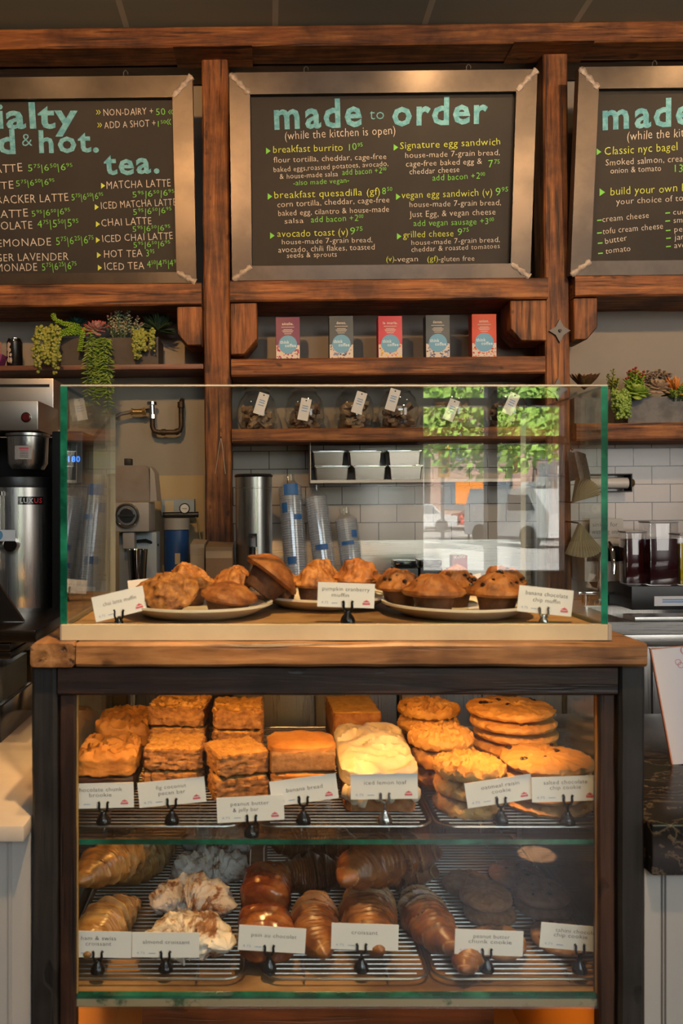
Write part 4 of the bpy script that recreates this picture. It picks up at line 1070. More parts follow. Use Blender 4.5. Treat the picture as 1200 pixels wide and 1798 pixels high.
g_ = part(MB().lathe([(0, 0), (9.5 * k, 0), (9.5 * k, 0.012), (0, 0.012)], n=24), 'gauge', CHROME, t, loc=(14 * k, 0.02, fz(893)), rot=(R(90), 0, 0))
part(MB().lathe([(0, 0.0125), (7.6 * k, 0.0125)], n=24), 'gauge_face', M('white_dial', (0.6, 0.56, 0.5), 0.5), g_)
part(MB().bx(-4 * k, 4 * k, -0.001, 0.001, 0.0128, 0.0135), 'needle', BLACK, g_)
part(MB().tube([(32 * k, 0.02, fz(905)), (36 * k, 0.01, fz(915)), (42 * k, 0.0, fz(950)), (46 * k, 0, 0.0)], 0.004, 8), 'tube', BRASS, t)

CARD = M('brown_cardboard', (0.27, 0.16, 0.085), 0.8, c2=(0.23, 0.135, 0.07), ns=10)
CARD2 = M('beige_cardboard', (0.36, 0.27, 0.18), 0.8)
def carton(px0, px1, py, d, depth, mat, label):
    a, b = wat(px0, py, d), wat(px1, py, d); h = a.z - BCZ; w = b.x - a.x
    t = thing('cardboard_box', label, 'cardboard box', ((a.x + b.x) / 2, YW - d + depth / 2, BCZ + 0.0005))
    part(MB().box((0, 0, (h - 0.012) / 2), (w, depth, h - 0.012), bevel=0.002), 'carton', mat, t)
    part(MB().box((0, -0.004, h - 0.009), (w * 0.98, depth * .9, 0.004), (0.1, 0.05, 0)), 'flap', mat, t)
    part(MB().bx(-w * .5, w * .5, -depth / 2 - 0.001, -depth / 2, h * .8, h * .9), 'tape', M('clear_tape', (0.36, 0.27, 0.19), 0.2), t)
carton(361, 408, 955, 0.44, 0.16, CARD, 'brown cardboard box in front of the foot of the left post')
carton(334, 359, 950, 0.40, 0.14, CARD2, 'narrow beige cardboard box between the blue filter and the brown box')

# steel tea dispenser
d = 0.32; k = kk(d); c = wc(446, 900, d); hh = Zw(838, d, 446) - c.z
t = thing('tea_dispenser', 'tall brushed steel drinks dispenser with a black tap, right of the left post', 'dispenser', c)
part(MB().lathe([(0, 0), (32 * k, 0), (32 * k, hh - .045), (32.6 * k, hh - .044), (32.6 * k, hh - .040), (32 * k, hh - .039), (32 * k, hh), (0, hh)], n=40), 'body', STEEL, t)
part(MB().lathe([(33 * k, hh), (34 * k, hh + .006), (31 * k, hh + .012), (0, hh + .013)], n=40), 'lid', BLACK, t)
tz = Zw(960, d + .08, 443) - c.z
part(MB().cyl((-2 * k, -31 * k, tz - .01), (-2 * k, -31 * k - .03, tz - .01), 0.012, n=14).cyl((-2 * k, -31 * k - .028, tz - .06), (-2 * k, -31 * k - .028, tz + .0), 0.013, 0.012, n=14).bx(-8 * k, 6 * k, -31 * k - .036, -31 * k - .024, tz + .04, tz + .05).bx(-8 * k, -6 * k, -31 * k - .034, -31 * k - .026, tz, tz + .045).bx(4 * k, 6 * k, -31 * k - .034, -31 * k - .026, tz, tz + .045), 'tap', BLACK, t)

# sleeves of plastic cups
CUPS = cloudy_plastic('clear_cup_plastic', (0.74, 0.78, 0.84), 0.50)
WRAP = thin_glass('plastic_wrap', (0.95, 0.96, 0.98), 2.4, 0.08)
PRINT = M('blue_sleeve_print', (0.03, 0.14, 0.42), 0.5)
for (ax, ay, bx_, r0, lb, sd) in ((508, 850, 523, 21, 'tallest plastic sleeve of clear cups leaning left, beside the steel dispenser', 1), (553, 868, 577, 20, 'middle plastic sleeve of clear cups leaning against the tiles', 2), (606, 908, 625, 20, 'shortest plastic sleeve of clear cups, rightmost of the three', 3)):
    d = 0.17; k = kk(d)
    base = wc(bx_, 1000, 0.17); top = wat(ax, ay, 0.10)
    ax_ = V((top.x - base.x, top.y - base.y, top.z - base.z)); L_ = ax_.length
    zx = ax_.normalized(); yx = zx.cross(V((1, 0, 0))).normalized(); xx = yx.cross(zx)
    q = Matrix((xx, yx, zx)).transposed()
    t = thing('cup_sleeve', lb, 'sleeve of cups', base + V((0, 0, 0.018)), q.to_euler(), 'plastic cup sleeves on the back counter')
    mb = MB(); rr = r0 * k; n = int(L_ / 0.011)
    prof = [(rr * .74, 0.0)]
    for j in range(n):
        z = 0.03 + (L_ - 0.06) * j / n
        prof += [(rr * .90, z), (rr * .96, z + .002), (rr * .96, z + .005), (rr * .88, z + .0065)]
    part(MB().lathe(prof, n=24), 'cup_stack', CUPS, t)
    part(MB().lathe([(rr * .5, -0.004), (rr * 1.0, 0.02), (rr * 1.04, L_ * .5), (rr * 1.0, L_ - .03), (rr * .45, L_ - .005), (rr * .5, L_ + .02)], n=20, wob=lambda a, j, r, z: 1 + .05 * math.sin(3 * a + j)), 'plastic_wrap', WRAP, t)
    rnd = random.Random(sd); mb = MB(); 
    for (a0, a1, z0_, z1_) in (((-2.1, -.9, .86, .95), (-2.4, -1.9, .72, .8), (-1.4, -.7, .66, .7), (-2.2, -1.5, .3, .36)), ((-2.2, -1.1, .45, .5), (-2.1, -1.0, .12, .26), (-2.4, -1.8, .3, .34)), ((-2.2, -1.1, .3, .46), (-2.3, -1.2, .62, .66), (-1.3, -.8, .7, .78)))[sd - 1]:
        n = 8; vs_ = []
        for j in range(n + 1):
            a = a0 + (a1 - a0) * j / n; vs_ += [(rr * 1.06 * math.cos(a), rr * 1.06 * math.sin(a), z0_ * L_), (rr * 1.06 * math.cos(a), rr * 1.06 * math.sin(a), z1_ * L_)]
        mb._new(vs_, [(2 * j, 2 * j + 2, 2 * j + 3, 2 * j + 1) for j in range(n)])
    part(mb, 'blue_print', PRINT, t)
    mb = MB(); n = 8; vs_ = []
    for j in range(n + 1):
        a = -2.2 + 1.2 * j / n; vs_ += [(rr * 1.055 * math.cos(a), rr * 1.055 * math.sin(a), .06 * L_), (rr * 1.055 * math.cos(a), rr * 1.055 * math.sin(a), (.12 if sd == 1 else .27) * L_)]
    mb._new(vs_, [(2 * j, 2 * j + 2, 2 * j + 3, 2 * j + 1) for j in range(n)])
    part(mb, 'paper_label', PAPER, t)

# wall rack with steel containers
RD = 0.15
xa, xb = Xw(545, RD, 846), Xw(921, RD, 846); zr = Zw(846, RD, 640)
t = thing('wall_rack', 'pale steel wall rack holding six steel food containers above the tiles', 'rack', ((xa + xb) / 2, YW - 0.012, zr)); w = xb - xa
RK = M('pale_rack_paint', (0.6, 0.58, 0.54), 0.35)
part(MB().bx(-w / 2, w / 2, -RD, 0.0, 0.0, 0.006).bx(-w / 2, w / 2, -RD - .004, -RD, -0.004, 0.008), 'shelf_plate', RK, t)
hz = Zw(771, RD, 545) - zr
STEEL_D = brushed('dull_container_steel', (.40, .37, .33), 'x', .22)
for s in (-1, 1): part(MB().bx(s * w / 2 - (.003 if s > 0 else 0), s * w / 2 + (.003 if s < 0 else 0), -RD, 0, 0.006, hz).bx(s * w / 2 - (0.03 if s < 0 else .003), s * w / 2 + (.03 if s > 0 else .003), -RD, 0, hz, hz + .004), 'end_plate', RK, t)
cl = ['left', 'middle', 'right']
for row, (y0, y1, xs) in enumerate(((819, 845, ((553, 615), (621, 680), (684, 744))), (791, 817, ((549, 607), (613, 673), (682, 742))))):
    for i, (a, b) in enumerate(xs):
        h = 26 * kk(RD); w_ = (b - a) * kk(RD); cx_ = Xw((a + b) / 2, RD, 830)
        z = zr + 0.0065 + row * (h + 0.001)
        t = thing('steel_container', 'rectangular steel food container, %s one of the %s row on the wall rack' % (cl[i], ('lower', 'upper')[row]), 'container', (cx_, YW - 0.085, z), group='steel food containers on the wall rack')
        mb = MB(); hw, hd = w_ / 2, 0.055
        q0 = [(-hw * .88, -hd * .85), (hw * .88, -hd * .85), (hw * .88, hd * .85), (-hw * .88, hd * .85)]
        def rr_(f, z_): return [(hw * f * a, hd * f * b, z_) for a, b in ((-.94, -1), (.94, -1), (1, -.92), (1, .92), (.94, 1), (-.94, 1), (-1, .92), (-1, -.92))]
        rings = [rr_(.88, 0), rr_(.95, h * .86), rr_(1.0, h * .88), rr_(1.0, h)]
        vs_ = [p for r_ in rings for p in r_]; fs = [tuple(range(7, -1, -1)), tuple(range(24, 32))]
        for r_ in range(3): fs += [(r_ * 8 + j, r_ * 8 + (j + 1) % 8, r_ * 8 + 8 + (j + 1) % 8, r_ * 8 + 8 + j) for j in range(8)]
        mb._new(vs_[:24] + vs_[24:], fs)
        part(mb, 'pan', STEEL_D, t)
        part(MB().bx(-hw * 1.01, hw * 1.01, -hd * 1.01, hd * 1.01, h - .004, h, bevel=.001), 'rim', CHROME, t)

# red carton and black gear behind the muffins
d = 0.32; c = wc(808, 990, d); h = Zw(975, d, 808) - c.z; k = kk(d)
t = thing('filter_carton', 'small red carton with white lettering behind the right muffins', 'carton', c)
part(MB().bx(-13 * k, 13 * k, 0, .05, 0, h), 'carton', M('red_carton', (0.42, 0.02, 0.04), 0.4), t)
mb = MB(); letter(mb, 'Melitta', lambda a, b: (a, -.0006, b), (-10 * k, h * .93), (10 * k, h * .96), .012, True); part(mb, 'lettering', M('white_print', (.7, .66, .66), .5), t)
d = 0.34
for a, b, y, lb in ((694, 735, 985, 'low black box on the back counter behind the pumpkin muffins'), (738, 778, 984, 'black appliance on the back counter left of the red carton')):
    c = wc((a + b) / 2, 990, d); h = Zw(y, d, 740) - c.z; k = kk(d); w = (b - a) * k
    t = thing('black_canister', lb, 'canister', c)
    part(MB().bx(-w / 2, w / 2, 0, .12, 0, h * .86, bevel=.006), 'body', BLACK, t); part(MB().bx(-w * .47, w * .47, .003, .117, h * .87, h, bevel=.004), 'lid', BLACK_G, t)

# right side: rail, scoop, filters, sign, dispenser, faucet, drink tanks
d = 0.07; k = kk(d); c = wat(1076, 848, d)
t = thing('wall_bracket', 'open steel bracket with a brass end knob on the tiles right of the glass case', 'bracket', (c.x, YW - 0.0105, c.z))
part(MB().bx(-42 * k, 33 * k, -d, 0, 14 * k, 16 * k).bx(-42 * k, 33 * k, -d, 0, -16 * k, -14 * k).bx(31 * k, 33 * k, -d, 0, -14 * k, 14 * k).bx(-42 * k, -40 * k, -d, 0, -14 * k, 14 * k), 'frame', IRON, t)
part(MB().cyl((-39 * k, -d / 2, 0), (30 * k, -d / 2, 0), 10 * k, n=18), 'roll', M('white_roll', (.62, .60, .56), .3), t)
part(MB().lathe([(0, 0), (5 * k, 0), (8 * k, .01), (6 * k, .018), (0, .02)], n=16), 'knob', BRASS, t, loc=(34 * k, -d / 2, 0), rot=(0, R(90), 0))
# steel scoop and paper filters hung on the right post's side
d = 0.30; k = kk(d)
c = wat(1018, 820, d)
t = thing('steel_scoop', 'curved brushed steel scoop hanging on the right post, seen through the glass', 'scoop', c)
mb = MB(); n = 14; vs_ = []
for j in range(n + 1):
    a = R(-80 + 160 * j / n)
    vs_ += [(-20 * k + 34 * k * math.cos(a) * .9, -.03 * math.sin(a) , 30 * k - 8 * k * math.cos(a)), (-14 * k + 34 * k * math.cos(a) * .95, -.055 * math.sin(a), -26 * k + 8 * k * math.cos(a))]
mb._new(vs_, [(2 * j, 2 * j + 2, 2 * j + 3, 2 * j + 1) for j in range(n)])
bmesh.ops.solidify(mb.bm, geom=list(mb.bm.faces), thickness=.002)
part(mb, 'bowl', STEEL, t)
part(MB().tube([(-12 * k, 0, 30 * k), (-13 * k, .03, 42 * k), (-17 * k, .07, 44 * k)], .004, 8), 'handle', STEEL, t)
FILT = M('unbleached_filter_paper', (0.46, 0.41, 0.28), 0.85)
def filter_stack(px, py, size, ang, label):
    c = wat(px, py, d)
    t = thing('filter_stack', label, 'coffee filters', c)
    mb = MB()
    for q in range(7):
        n = 24; vs_ = [(0, .004 * q, size * .5)]
        for j in range(n + 1):
            a = R(ang - 32 + 64 * j / n); rr = size * (1 + .015 * (j % 2))
            vs_.append((rr * math.sin(a), .004 * q - .012 * (j % 2) - .03 * math.cos((j / n - .5) * 3.1), size * .5 - rr * math.cos(a)))
        mb._new(vs_, [(0, j, j + 1) for j in range(1, n + 1)])
    part(mb, 'papers', FILT, t)
    part(MB().cyl((0, .02, size * .5), (-.03, .09, size * .5 + .006), .003, n=8), 'peg', IRON, t)
filter_stack(1008, 905, .10, 138, 'upper fan of cream paper coffee filters hanging by the right post')
filter_stack(1020, 948, .13, 8, 'lower fan of pleated cream paper coffee filters hanging by the right post')
d = 0.05; k = kk(d)
a = wat(1036, 945, d); b = wat(1095, 945, d); zt = Zw(911, d, 1060); w = b.x - a.x
pd = thing('paper_dispenser', 'white wall dispenser with a dark window under the sink notice', 'dispenser', ((wat(1026, 945, .15).x + wat(1095, 945, .15).x) / 2, YW - .0125, Zw(1022, .15, 1060)))
w2 = wat(1095, 945, .15).x - wat(1026, 945, .15).x; h2 = Zw(946, .15, 1060) - Zw(1022, .15, 1060)
part(MB().bx(-w2 / 2, w2 / 2, -.14, 0, 0, h2, bevel=.008), 'body', M('pale_grey_plastic', (.52, .51, .49), .3), pd)
part(MB().bx(-w2 / 2 + .01, w2 / 2 - .004, -.1425, -.141, h2 * .48, h2 * .83), 'window', BLACK_G, pd)
t = thing('sink_notice', 'small clear notice about the sink standing on the white dispenser', 'notice', ((a.x + b.x) / 2, YW - d, Zw(1022, .15, 1060) + h2 + .0005))
hn = zt - (Zw(1022, .15, 1060) + h2)
part(MB().bx(-w / 2, w / 2, -.002, .002, 0, hn), 'plate', M('pale_notice_paper', (.52, .50, .46), .4), t)
mb = MB(); f3 = lambda x, z: (x, -.0026, z)
letter(mb, 'sink is for', f3, (-w * .42, hn * .58), (w * .33, hn * .58), hn * .24); letter(mb, 'washing only', f3, (-w * .44, hn * .2), (w * .42, hn * .2), hn * .24)
part(mb, 'lettering', INK, t)
c = wc(1055, 1060, .185); t = thing('faucet', 'chrome faucet with an arched spout behind the right end of the case', 'faucet', c)
zz = lambda py: Zw(py, .3, 1046) - c.z
part(MB().cyl((0, 0, 0), (0, 0, .02), .022, n=18).tube([(0, 0, .015), (0, 0, zz(985)), (0.005, -.02, zz(962)), (0.012, -.06, zz(956)), (.008, -.10, zz(968)), (.004, -.12, zz(995)), (0, -.122, zz(1008))], .0095, 12), 'spout', CHROME, t)
for s, x_ in ((-1, -.06), (1, .018)):
    h_ = part(MB().cyl((x_, 0, 0), (x_, 0, .04), .016, n=16), 'valve_body', CHROME, t)
    part(MB().bx(x_ - .03, x_ + .045, -.008, .008, .041, .052, bevel=.002), 'lever_handle', BLACK if s > 0 else CHROME, h_)
d = .36
c0, c1 = wc(1112, 1060, d), wc(1300, 1060, d); h = Zw(1030, d, 1150) - BCZ; w = c1.x - c0.x
t = thing('drinks_cooler', 'black drinks cooler with a white label under the red drink tanks', 'drinks cooler', ((c0.x + c1.x) / 2, YW - d + .12, BCZ + .0005))
part(MB().bx(-w / 2, w / 2, -.11, .11, 0, h, bevel=.004), 'body', BLACK, t)
part(MB().bx(-w / 2 + .085, -w / 2 + .24, -.113, -.1105, .015, .052), 'label_card', PAPER, t)
mb = MB()
for z_ in (.036, .028): mb.bx(-w / 2 + .115, -w / 2 + .2, -.1138, -.1132, z_, z_ + .005)
part(mb, 'label_print', INK_B, t)
TANK = thin_glass('tank_plastic', (.94, .94, .95), 2.0)
for a, b, y0, yl, dd, col, lb in ((1101, 1138, 935, 946, .30, (.045, .004, .005), 'dark red drink tank left of the taller clear-topped one'), (1143, 1194, 918, 946, .35, (.035, .004, .006), 'taller drink tank half empty over dark red drink'), (1196, 1245, 940, 955, .35, (.55, .38, .01), 'yellow drink tank cut off by the right photo edge')):
    p, q = wat(a, 1028, dd), wat(b, 1028, dd); w = q.x - p.x; zb_ = BCZ + h + .001; H_ = Zw(y0, dd, 1170) - zb_; HL = Zw(yl, dd, 1170) - zb_
    t = thing('drink_tank', lb, 'drink tank', ((p.x + q.x) / 2, YW - dd + w * .45 + .0, zb_), group='cold drink tanks on the black base')
    dp = w * .85
    part(MB().bx(-w / 2, w / 2, -dp / 2, dp / 2, 0, H_, bevel=.006), 'tank', TANK, t)
    part(MB().bx(-w / 2 + .003, w / 2 - .003, -dp / 2 + .003, dp / 2 - .003, .003, HL, bevel=.005), 'drink', M('drink', col, .15), t)
    part(MB().bx(-w / 2 - .001, w / 2 + .001, -dp / 2 - .001, dp / 2 + .001, H_, H_ + .006, bevel=.002), 'lid', M('clear_lid', (.35, .34, .34), .3), t)
WALL_FRAME[0] = False
# ================================================================== side counters
LZ = 0.95
XL, XR = -0.347, 0.5575                                     # outer faces of the case legs
# left marble counter
t = thing('marble_counter', 'pale marble topped counter left of the display case, warm light on its top', 'counter', (-1.0, 1.45, 0))
part(MB().bx(-1.2, 1.0 - .3545, -.29, .36, LZ - .024, LZ, bevel=.004), 'marble_top', MARBLE, t)
part(MB().bx(-1.2, .645, -.255, .34, 0.001, LZ - .0245), 'body', PANEL, t)
part(MB().bx(.612, .617, -.2575, -.2545, .1, LZ - .03), 'moulding', M('panel_bead', (.36, .35, .33), .6), t)
# right granite counter
t = thing('granite_counter', 'black granite counter right of the display case above a pale panelled front', 'counter', (1.3, 1.45, 0))
part(MB().bx(-1.3 + .562, 1.4, -.285, .33, LZ - .075, LZ, bevel=.003), 'granite_top', GRANITE, t)
part(MB().bx(-1.3 + .562, 1.4, -.262, .31, 0.001, LZ - .0755), 'body', PANEL, t)
mb = MB()
for k in range(6):
    x = -1.3 + .588 + k * .16; mb.bx(x - .001, x + .001, -.2635, -.2605, .05, LZ - .08).bx(x + .004, x + .006, -.2635, -.2605, .05, LZ - .08)
part(mb, 'panel_grooves', M('groove_shadow_grey', (.12, .115, .11), .8), t)
# leaning menu card on the granite
p = onz(1205, 1345, LZ)
t = thing('table_sign', 'white sign with pink lace pattern leaning on the granite at the right edge', 'sign', (p.x + .075, 1.42, LZ + .0115), (R(-9), R(-7.5), R(-8)))
part(MB().bx(-.095, .095, 0, .006, 0, .205, bevel=.001), 'board', [M('white_sign_card', (.80, .75, .75), .6)], t)
part(MB().bx(-.097, -.095, -.0005, .0065, 0, .205).bx(-.097, .097, -.0005, .0065, .205, .2065), 'edge_strip', M('orange_sign_edge', (.6, .22, .1), .5), t)
mb = MB(); rnd = random.Random(4)
for _ in range(34):
    a, b, r = rnd.uniform(-.09, .09), rnd.uniform(.14, .2), rnd.uniform(.004, .009)
    if b < .205 - (a + .13) * .45: continue
    n = 14
    vs_ = []
    for j in range(n): 
        q = 2 * math.pi * j / n; vs_ += [(a + r * math.cos(q), -.0006, b + r * math.sin(q)), (a + r * .82 * math.cos(q), -.0006, b + r * .82 * math.sin(q))]
    mb._new(vs_, [(2 * j, (2 * j + 2) % (2 * n), (2 * j + 3) % (2 * n), 2 * j + 1) for j in range(n)])
part(mb, 'lace_print', M('pink_print', (.62, .2, .22), .7), t)

# ------------------------------------------------------------------ left machines
# back-left worktop that carries the brewer
t = thing('machine_counter', 'dark counter behind the glass on the left carrying the coffee brewer', 'counter', (-1.2, 2.35, 0))
part(MB().bx(-.9, .66, -.38, .35, 0.001, 1.02), 'body', M('brown_laminate', (.07, .04, .022), .5), t)
part(MB().bx(-.9, .67, -.40, .36, 1.0205, 1.06, bevel=.003), 'worktop', BLACK, t)
# brewer
Yb = 2.22; k = Yb / F
by = at(40, 900, Yb)
t = thing('coffee_brewer', 'brushed steel coffee brewer with a red button at the left edge', 'coffee brewer', (by.x, Yb + .10, 1.0605))
def Bz(py, Y=Yb): return H - (py - CY) / F * Y - 1.0605
def Bx(px, Y=Yb): return (px - CX) / F * Y - by.x
BR_S = M('warm_brushed_steel', (.42, .36, .29), .3, .9, c2=(.5, .44, .36), ns=3)
part(MB().bx(Bx(-160, 2.44), Bx(94, 2.44), .12, .32, Bz(716, 2.44) - .05, Bz(664, 2.44), bevel=.004), 'upper_housing', BR_S, t)
part(MB().bx(Bx(-160, 2.44), Bx(87, 2.44), .116, .12, Bz(679, 2.44), Bz(675, 2.44)), 'housing_slot', BLACK, t)
part(MB().bx(Bx(-160), Bx(67), -.10, .115, Bz(756), Bz(703), bevel=.004), 'brew_head', BR_S, t)
bt = part(MB().lathe([(0, 0), (.0115, 0), (.0115, .006), (.009, .008), (0, .008)], n=20), 'button', M('dark_red_button', (.12, .008, .008), .3), t, loc=(Bx(46.5), -.1005, Bz(733)), rot=(R(90), 0, 0))
part(MB().lathe([(.0116, 0), (.0145, 0), (.014, .004), (.0116, .004)], n=20), 'button_ring', CHROME, bt)
bk = part(MB().lathe([(.0, Bz(823)), (.045, Bz(823)), (.055, Bz(812)), (.058, Bz(765)), (.062, Bz(763)), (.062, Bz(758.5)), (0, Bz(758.5))], n=36), 'brew_basket', STEEL, t, loc=(Bx(36), -.03, 0))
mb = MB(); n = 8; vs_ = []
def wrap(mb, r, a0, a1, z0, z1, n=8):
    vs_ = []
    for j in range(n + 1):
        a = a0 + (a1 - a0) * j / n; vs_ += [(r * math.sin(a), -r * math.cos(a), z0), (r * math.sin(a), -r * math.cos(a), z1)]
    mb._new(vs_, [(2 * j, 2 * j + 2, 2 * j + 3, 2 * j + 1) for j in range(n)])
wrap(mb, .0595, -.35, .45, Bz(806), Bz(782)); part(mb, 'basket_label', M('pale_label', (.5, .44, .38), .6), bk)
mb = MB(); wrap(mb, .0602, -.12, .32, Bz(788), Bz(785)); wrap(mb, .0602, -.1, .3, Bz(790.6), Bz(789.4)); part(mb, 'label_heading', INK_R, bk)
mb = MB()
for z_ in (793, 796, 799, 802): wrap(mb, .0602, -.08, .3, Bz(z_ + .8), Bz(z_))
part(mb, 'label_print', INK, bk)
part(MB().bx(Bx(-160), Bx(88, 2.4), .14, .30, 0.04, Bz(756)), 'back_column', BLACK, t)
part(MB().bx(Bx(-160), Bx(98), -.12, .30, 0.0, 0.035, bevel=.003), 'base', BLACK, t)
part(MB().box((Bx(88, 2.3), .19, Bz(900)), (.006, .20, .30), (0, R(-2), 0)), 'side_panel', M('bronze_panel', (.10, .06, .035), .35, .5), t)
# thermal server
sx = at(22, 900, Yb).x; r = 68 * k * 1.0
t = thing('coffee_server', 'tall brushed steel coffee server with black cap and dark badge, left edge', 'coffee server', (sx, Yb + .055, 1.0965))
sz_ = lambda py: H - (py - CY) / F * (Yb - .02) - 1.0965
part(MB().lathe([(0, 0.012), (r, 0.012), (r, sz_(856)), (0, sz_(856))], n=44), 'vessel', STEEL, t)
part(MB().lathe([(0, 0), (r * 1.01, 0), (r * 1.01, .018), (0, .018)], n=40), 'foot', BLACK, t)
part(MB().lathe([(r * .99, sz_(856)), (r * 1.0, sz_(852)), (r * .97, sz_(838)), (r * .5, sz_(835)), (0, sz_(834))], n=40), 'cap', BLACK, t)
part(MB().tube([(-.02, -r - .012, sz_(870)), (-.02, -r - .012, sz_(1000))], .009, 12).cyl((-.02, -r - .012, sz_(870)), (-.02, -r - .012, sz_(863)), .012, n=14), 'sight_gauge', CHROME, t)
bd = MB(); wrap(bd, r + .0012, .28, .95, sz_(886), sz_(872)); bd = part(bd, 'badge', BLACK_G, t)
for s, a0, a1, m_ in (('LUX', .33, .66, WHITE), ('US', .68, .9, M('red_badge_letter', (.5, .02, .03), .5))):
    mb = MB(); letter(mb, s, lambda a, z: ((r + .002) * math.sin(a), -(r + .002) * math.cos(a), z), (a0, sz_(883)), (a1, sz_(883)), .013, True)
    part(mb, 'badge_letters', m_, bd)
part(MB().cyl((-.03, -r, sz_(955)), (-.03, -r - .03, sz_(955)), .02, n=16).cyl((.02, -r, sz_(955)), (.02, -r - .03, sz_(955)), .018, n=16), 'tap', CHROME, t)
part(MB().bx(-.06, .035, -r - .034, -r - .032, sz_(948), sz_(929)), 'tap_card', PAPER, t)
mb = MB(); disc(mb, (-.012, sz_(938)), .014, -r - .0345); disc_o = part(mb, 'card_logo', C_DISC, t)
# slim black hot water tower with a blue figure display
Yt = 2.18; p = at(118, 900, Yt)
t = thing('water_tower', 'slim black hot water tower with glowing blue figures 180 behind the case edge', 'water heater', (p.x, Yt + .07, 1.0605))
tz = lambda py: H - (py - CY) / F * Yt - 1.0605
part(MB().bx(-.042, .042, -.07, .07, 0, tz(757), bevel=.004), 'housing', BLACK, t)
mb = MB(); letter(mb, '180', lambda a, b: (a, -.0712, b), ((120 - 118) * Yt / F, tz(811)), ((141 - 118) * Yt / F, tz(811)), .0155, True)
part(mb, 'display_figures', M('blue_display_glow', (.02, .1, .6), .5, emit=(.05, .25, 1.0), es=3.0), t)
# register stand: black base, clear bin, dark metal shelf, tablet
Yr = 1.56; xr = (2 - CX) / F * Yr
t = thing('register_stand', 'black-based clear bin under a dark metal shelf on the left marble counter', 'stand', (xr - .2, Yr + .10, LZ + .0005))
def rz(py, Y=Yr): return H - (py - CY) / F * Y - LZ
part(MB().bx(-.2, .2, -.10, .12, 0, rz(1242), bevel=.002), 'base', BLACK_G, t)
part(MB().bx(-.2, .196, -.095, -.091, rz(1241), rz(1162)).bx(.193, .197, -.091, .115, rz(1241), rz(1162)), 'clear_bin', GLASS, t)
part(MB().bx(-.12, .19, -.06, .10, rz(1240), rz(1180)), 'bin_contents', M('steel_grey_tin', (.25, .22, .19), .35, .7), t)
part(MB().bx(.10, .172, -.078, -.076, rz(1224), rz(1182)), 'bin_card', PAPER, t)
mb = MB()
mb.prism([(.12, rz(1215)), (.13, rz(1218)), (.148, rz(1217)), (.153, rz(1208)), (.146, rz(1198)), (.137, rz(1187)), (.126, rz(1198)), (.119, rz(1206))], 'y', -.0788, -.0782)
part(mb, 'drop_logo', M('dull_blue_print', (.2, .3, .42), .6), t)
DKM = M('dark_bronze_metal', (.05, .035, .022), .25, .85)
part(MB().bx(-.2, .235, -.15, .12, rz(1160, 1.5), rz(1147, 1.5), bevel=.002).bx(-.2, .235, -.155, .12, rz(1145, 1.5), rz(1132, 1.5), bevel=.002), 'lower_rail', DKM, t)
part(MB().bx(-.2, .285, -.16, .16, rz(1129, 1.5), rz(1107, 1.5), bevel=.003), 'metal_shelf', DKM, t)
zs = LZ + .0005 + rz(1107, 1.5)
t = thing('tablet', 'black tablet standing tilted on the dark metal shelf at the left edge', 'tablet', ((-20 - CX) / F * 1.6 - .02, 1.60, zs + .002))
part(MB().prism([(-.06, 0), (.092, 0), (.03, .092), (.018, .099), (-.06, .102)], 'y', -.004, .006), 'screen', M('tablet_black', (.013, .011, .009), .3), t)
part(MB().tube([(-.06, -.001, .103), (.018, -.001, .100), (.028, -.001, .094)], .0028, 8), 'rim', STEEL, t)
part(MB().bx(-.05, .03, .0, .07, 0, .004).bx(-.05, .03, .06, .07, .004, .03), 'foot', BLACK, t)

# ================================================================== display case
CT = 1.2145
YF = 1.167
Yk = 1.83
case = thing('display_case', 'reclaimed wood display case with glass front and two pastry levels', 'display case', ((XL + XR) / 2, YF, 0))
ox, oy = (XL + XR) / 2, YF
def cpart(mb, name, mat, label=None): return part(mb, name, mat, case, label, loc=(-ox, -oy, 0))
def ctimber(name, x0, x1, y0, y1, z0, z1, axis, mat, seed, amp=.002, label=None):
    mb, c = timber(x0, x1, y0, y1, z0, z1, axis, seed, amp, 30); return part(mb, name, mat, case, label, loc=(c.x - ox, c.y - oy, c.z))
def X_(px, Y): return (px - CX) / F * Y
def Z_(py, Y): return H - (py - CY) / F * Y
zT0 = Z_(1172, YF)
ctimber('counter_top_end', X_(52, YF), X_(132, YF), YF, Yk + .03, zT0, CT, 'y', W_TOP_Y, 36, .0025, 'end board of the plank top')
ctimber('counter_top', X_(133, YF), X_(1138, YF), YF, Yk + .03, zT0, CT, 'x', W_TOP, 31, .0025, 'worn honey-brown plank top')
YL = 1.185
zA0 = Z_(1222, YL)
X2 = (X_(100, YL), X_(1087, YL))
ctimber('apron', X2[0] + .001, X2[1] - .001, YL, YL + .03, zA0, zT0 - .001, 'x', W_DARK_X, 32, .002)
for (a, b, y) in ((X_(55, YL), X2[0], YL - .002), (X2[1], X_(1134, YL), YL - .002), (X_(55, YL), X2[0], Yk - .04), (X2[1], X_(1134, YL), Yk - .04)):
    ctimber('leg', a, b, y, y + .042, 0.001, zT0 - .001, 'z', W_BLACK_Z, int(a * 90 + y * 50), .0025)
YS = 1.192
for (a, b) in ((X2[0] + .001, X_(133, YS)), (X_(1052, YS), X2[1] - .001)):
    ctimber('stile', a, b, YS, YS + .022, .56, zA0 - .001, 'z', W_DARK_Z, int(a * 70), .0015)
GZ0 = Z_(1765, 1.2)
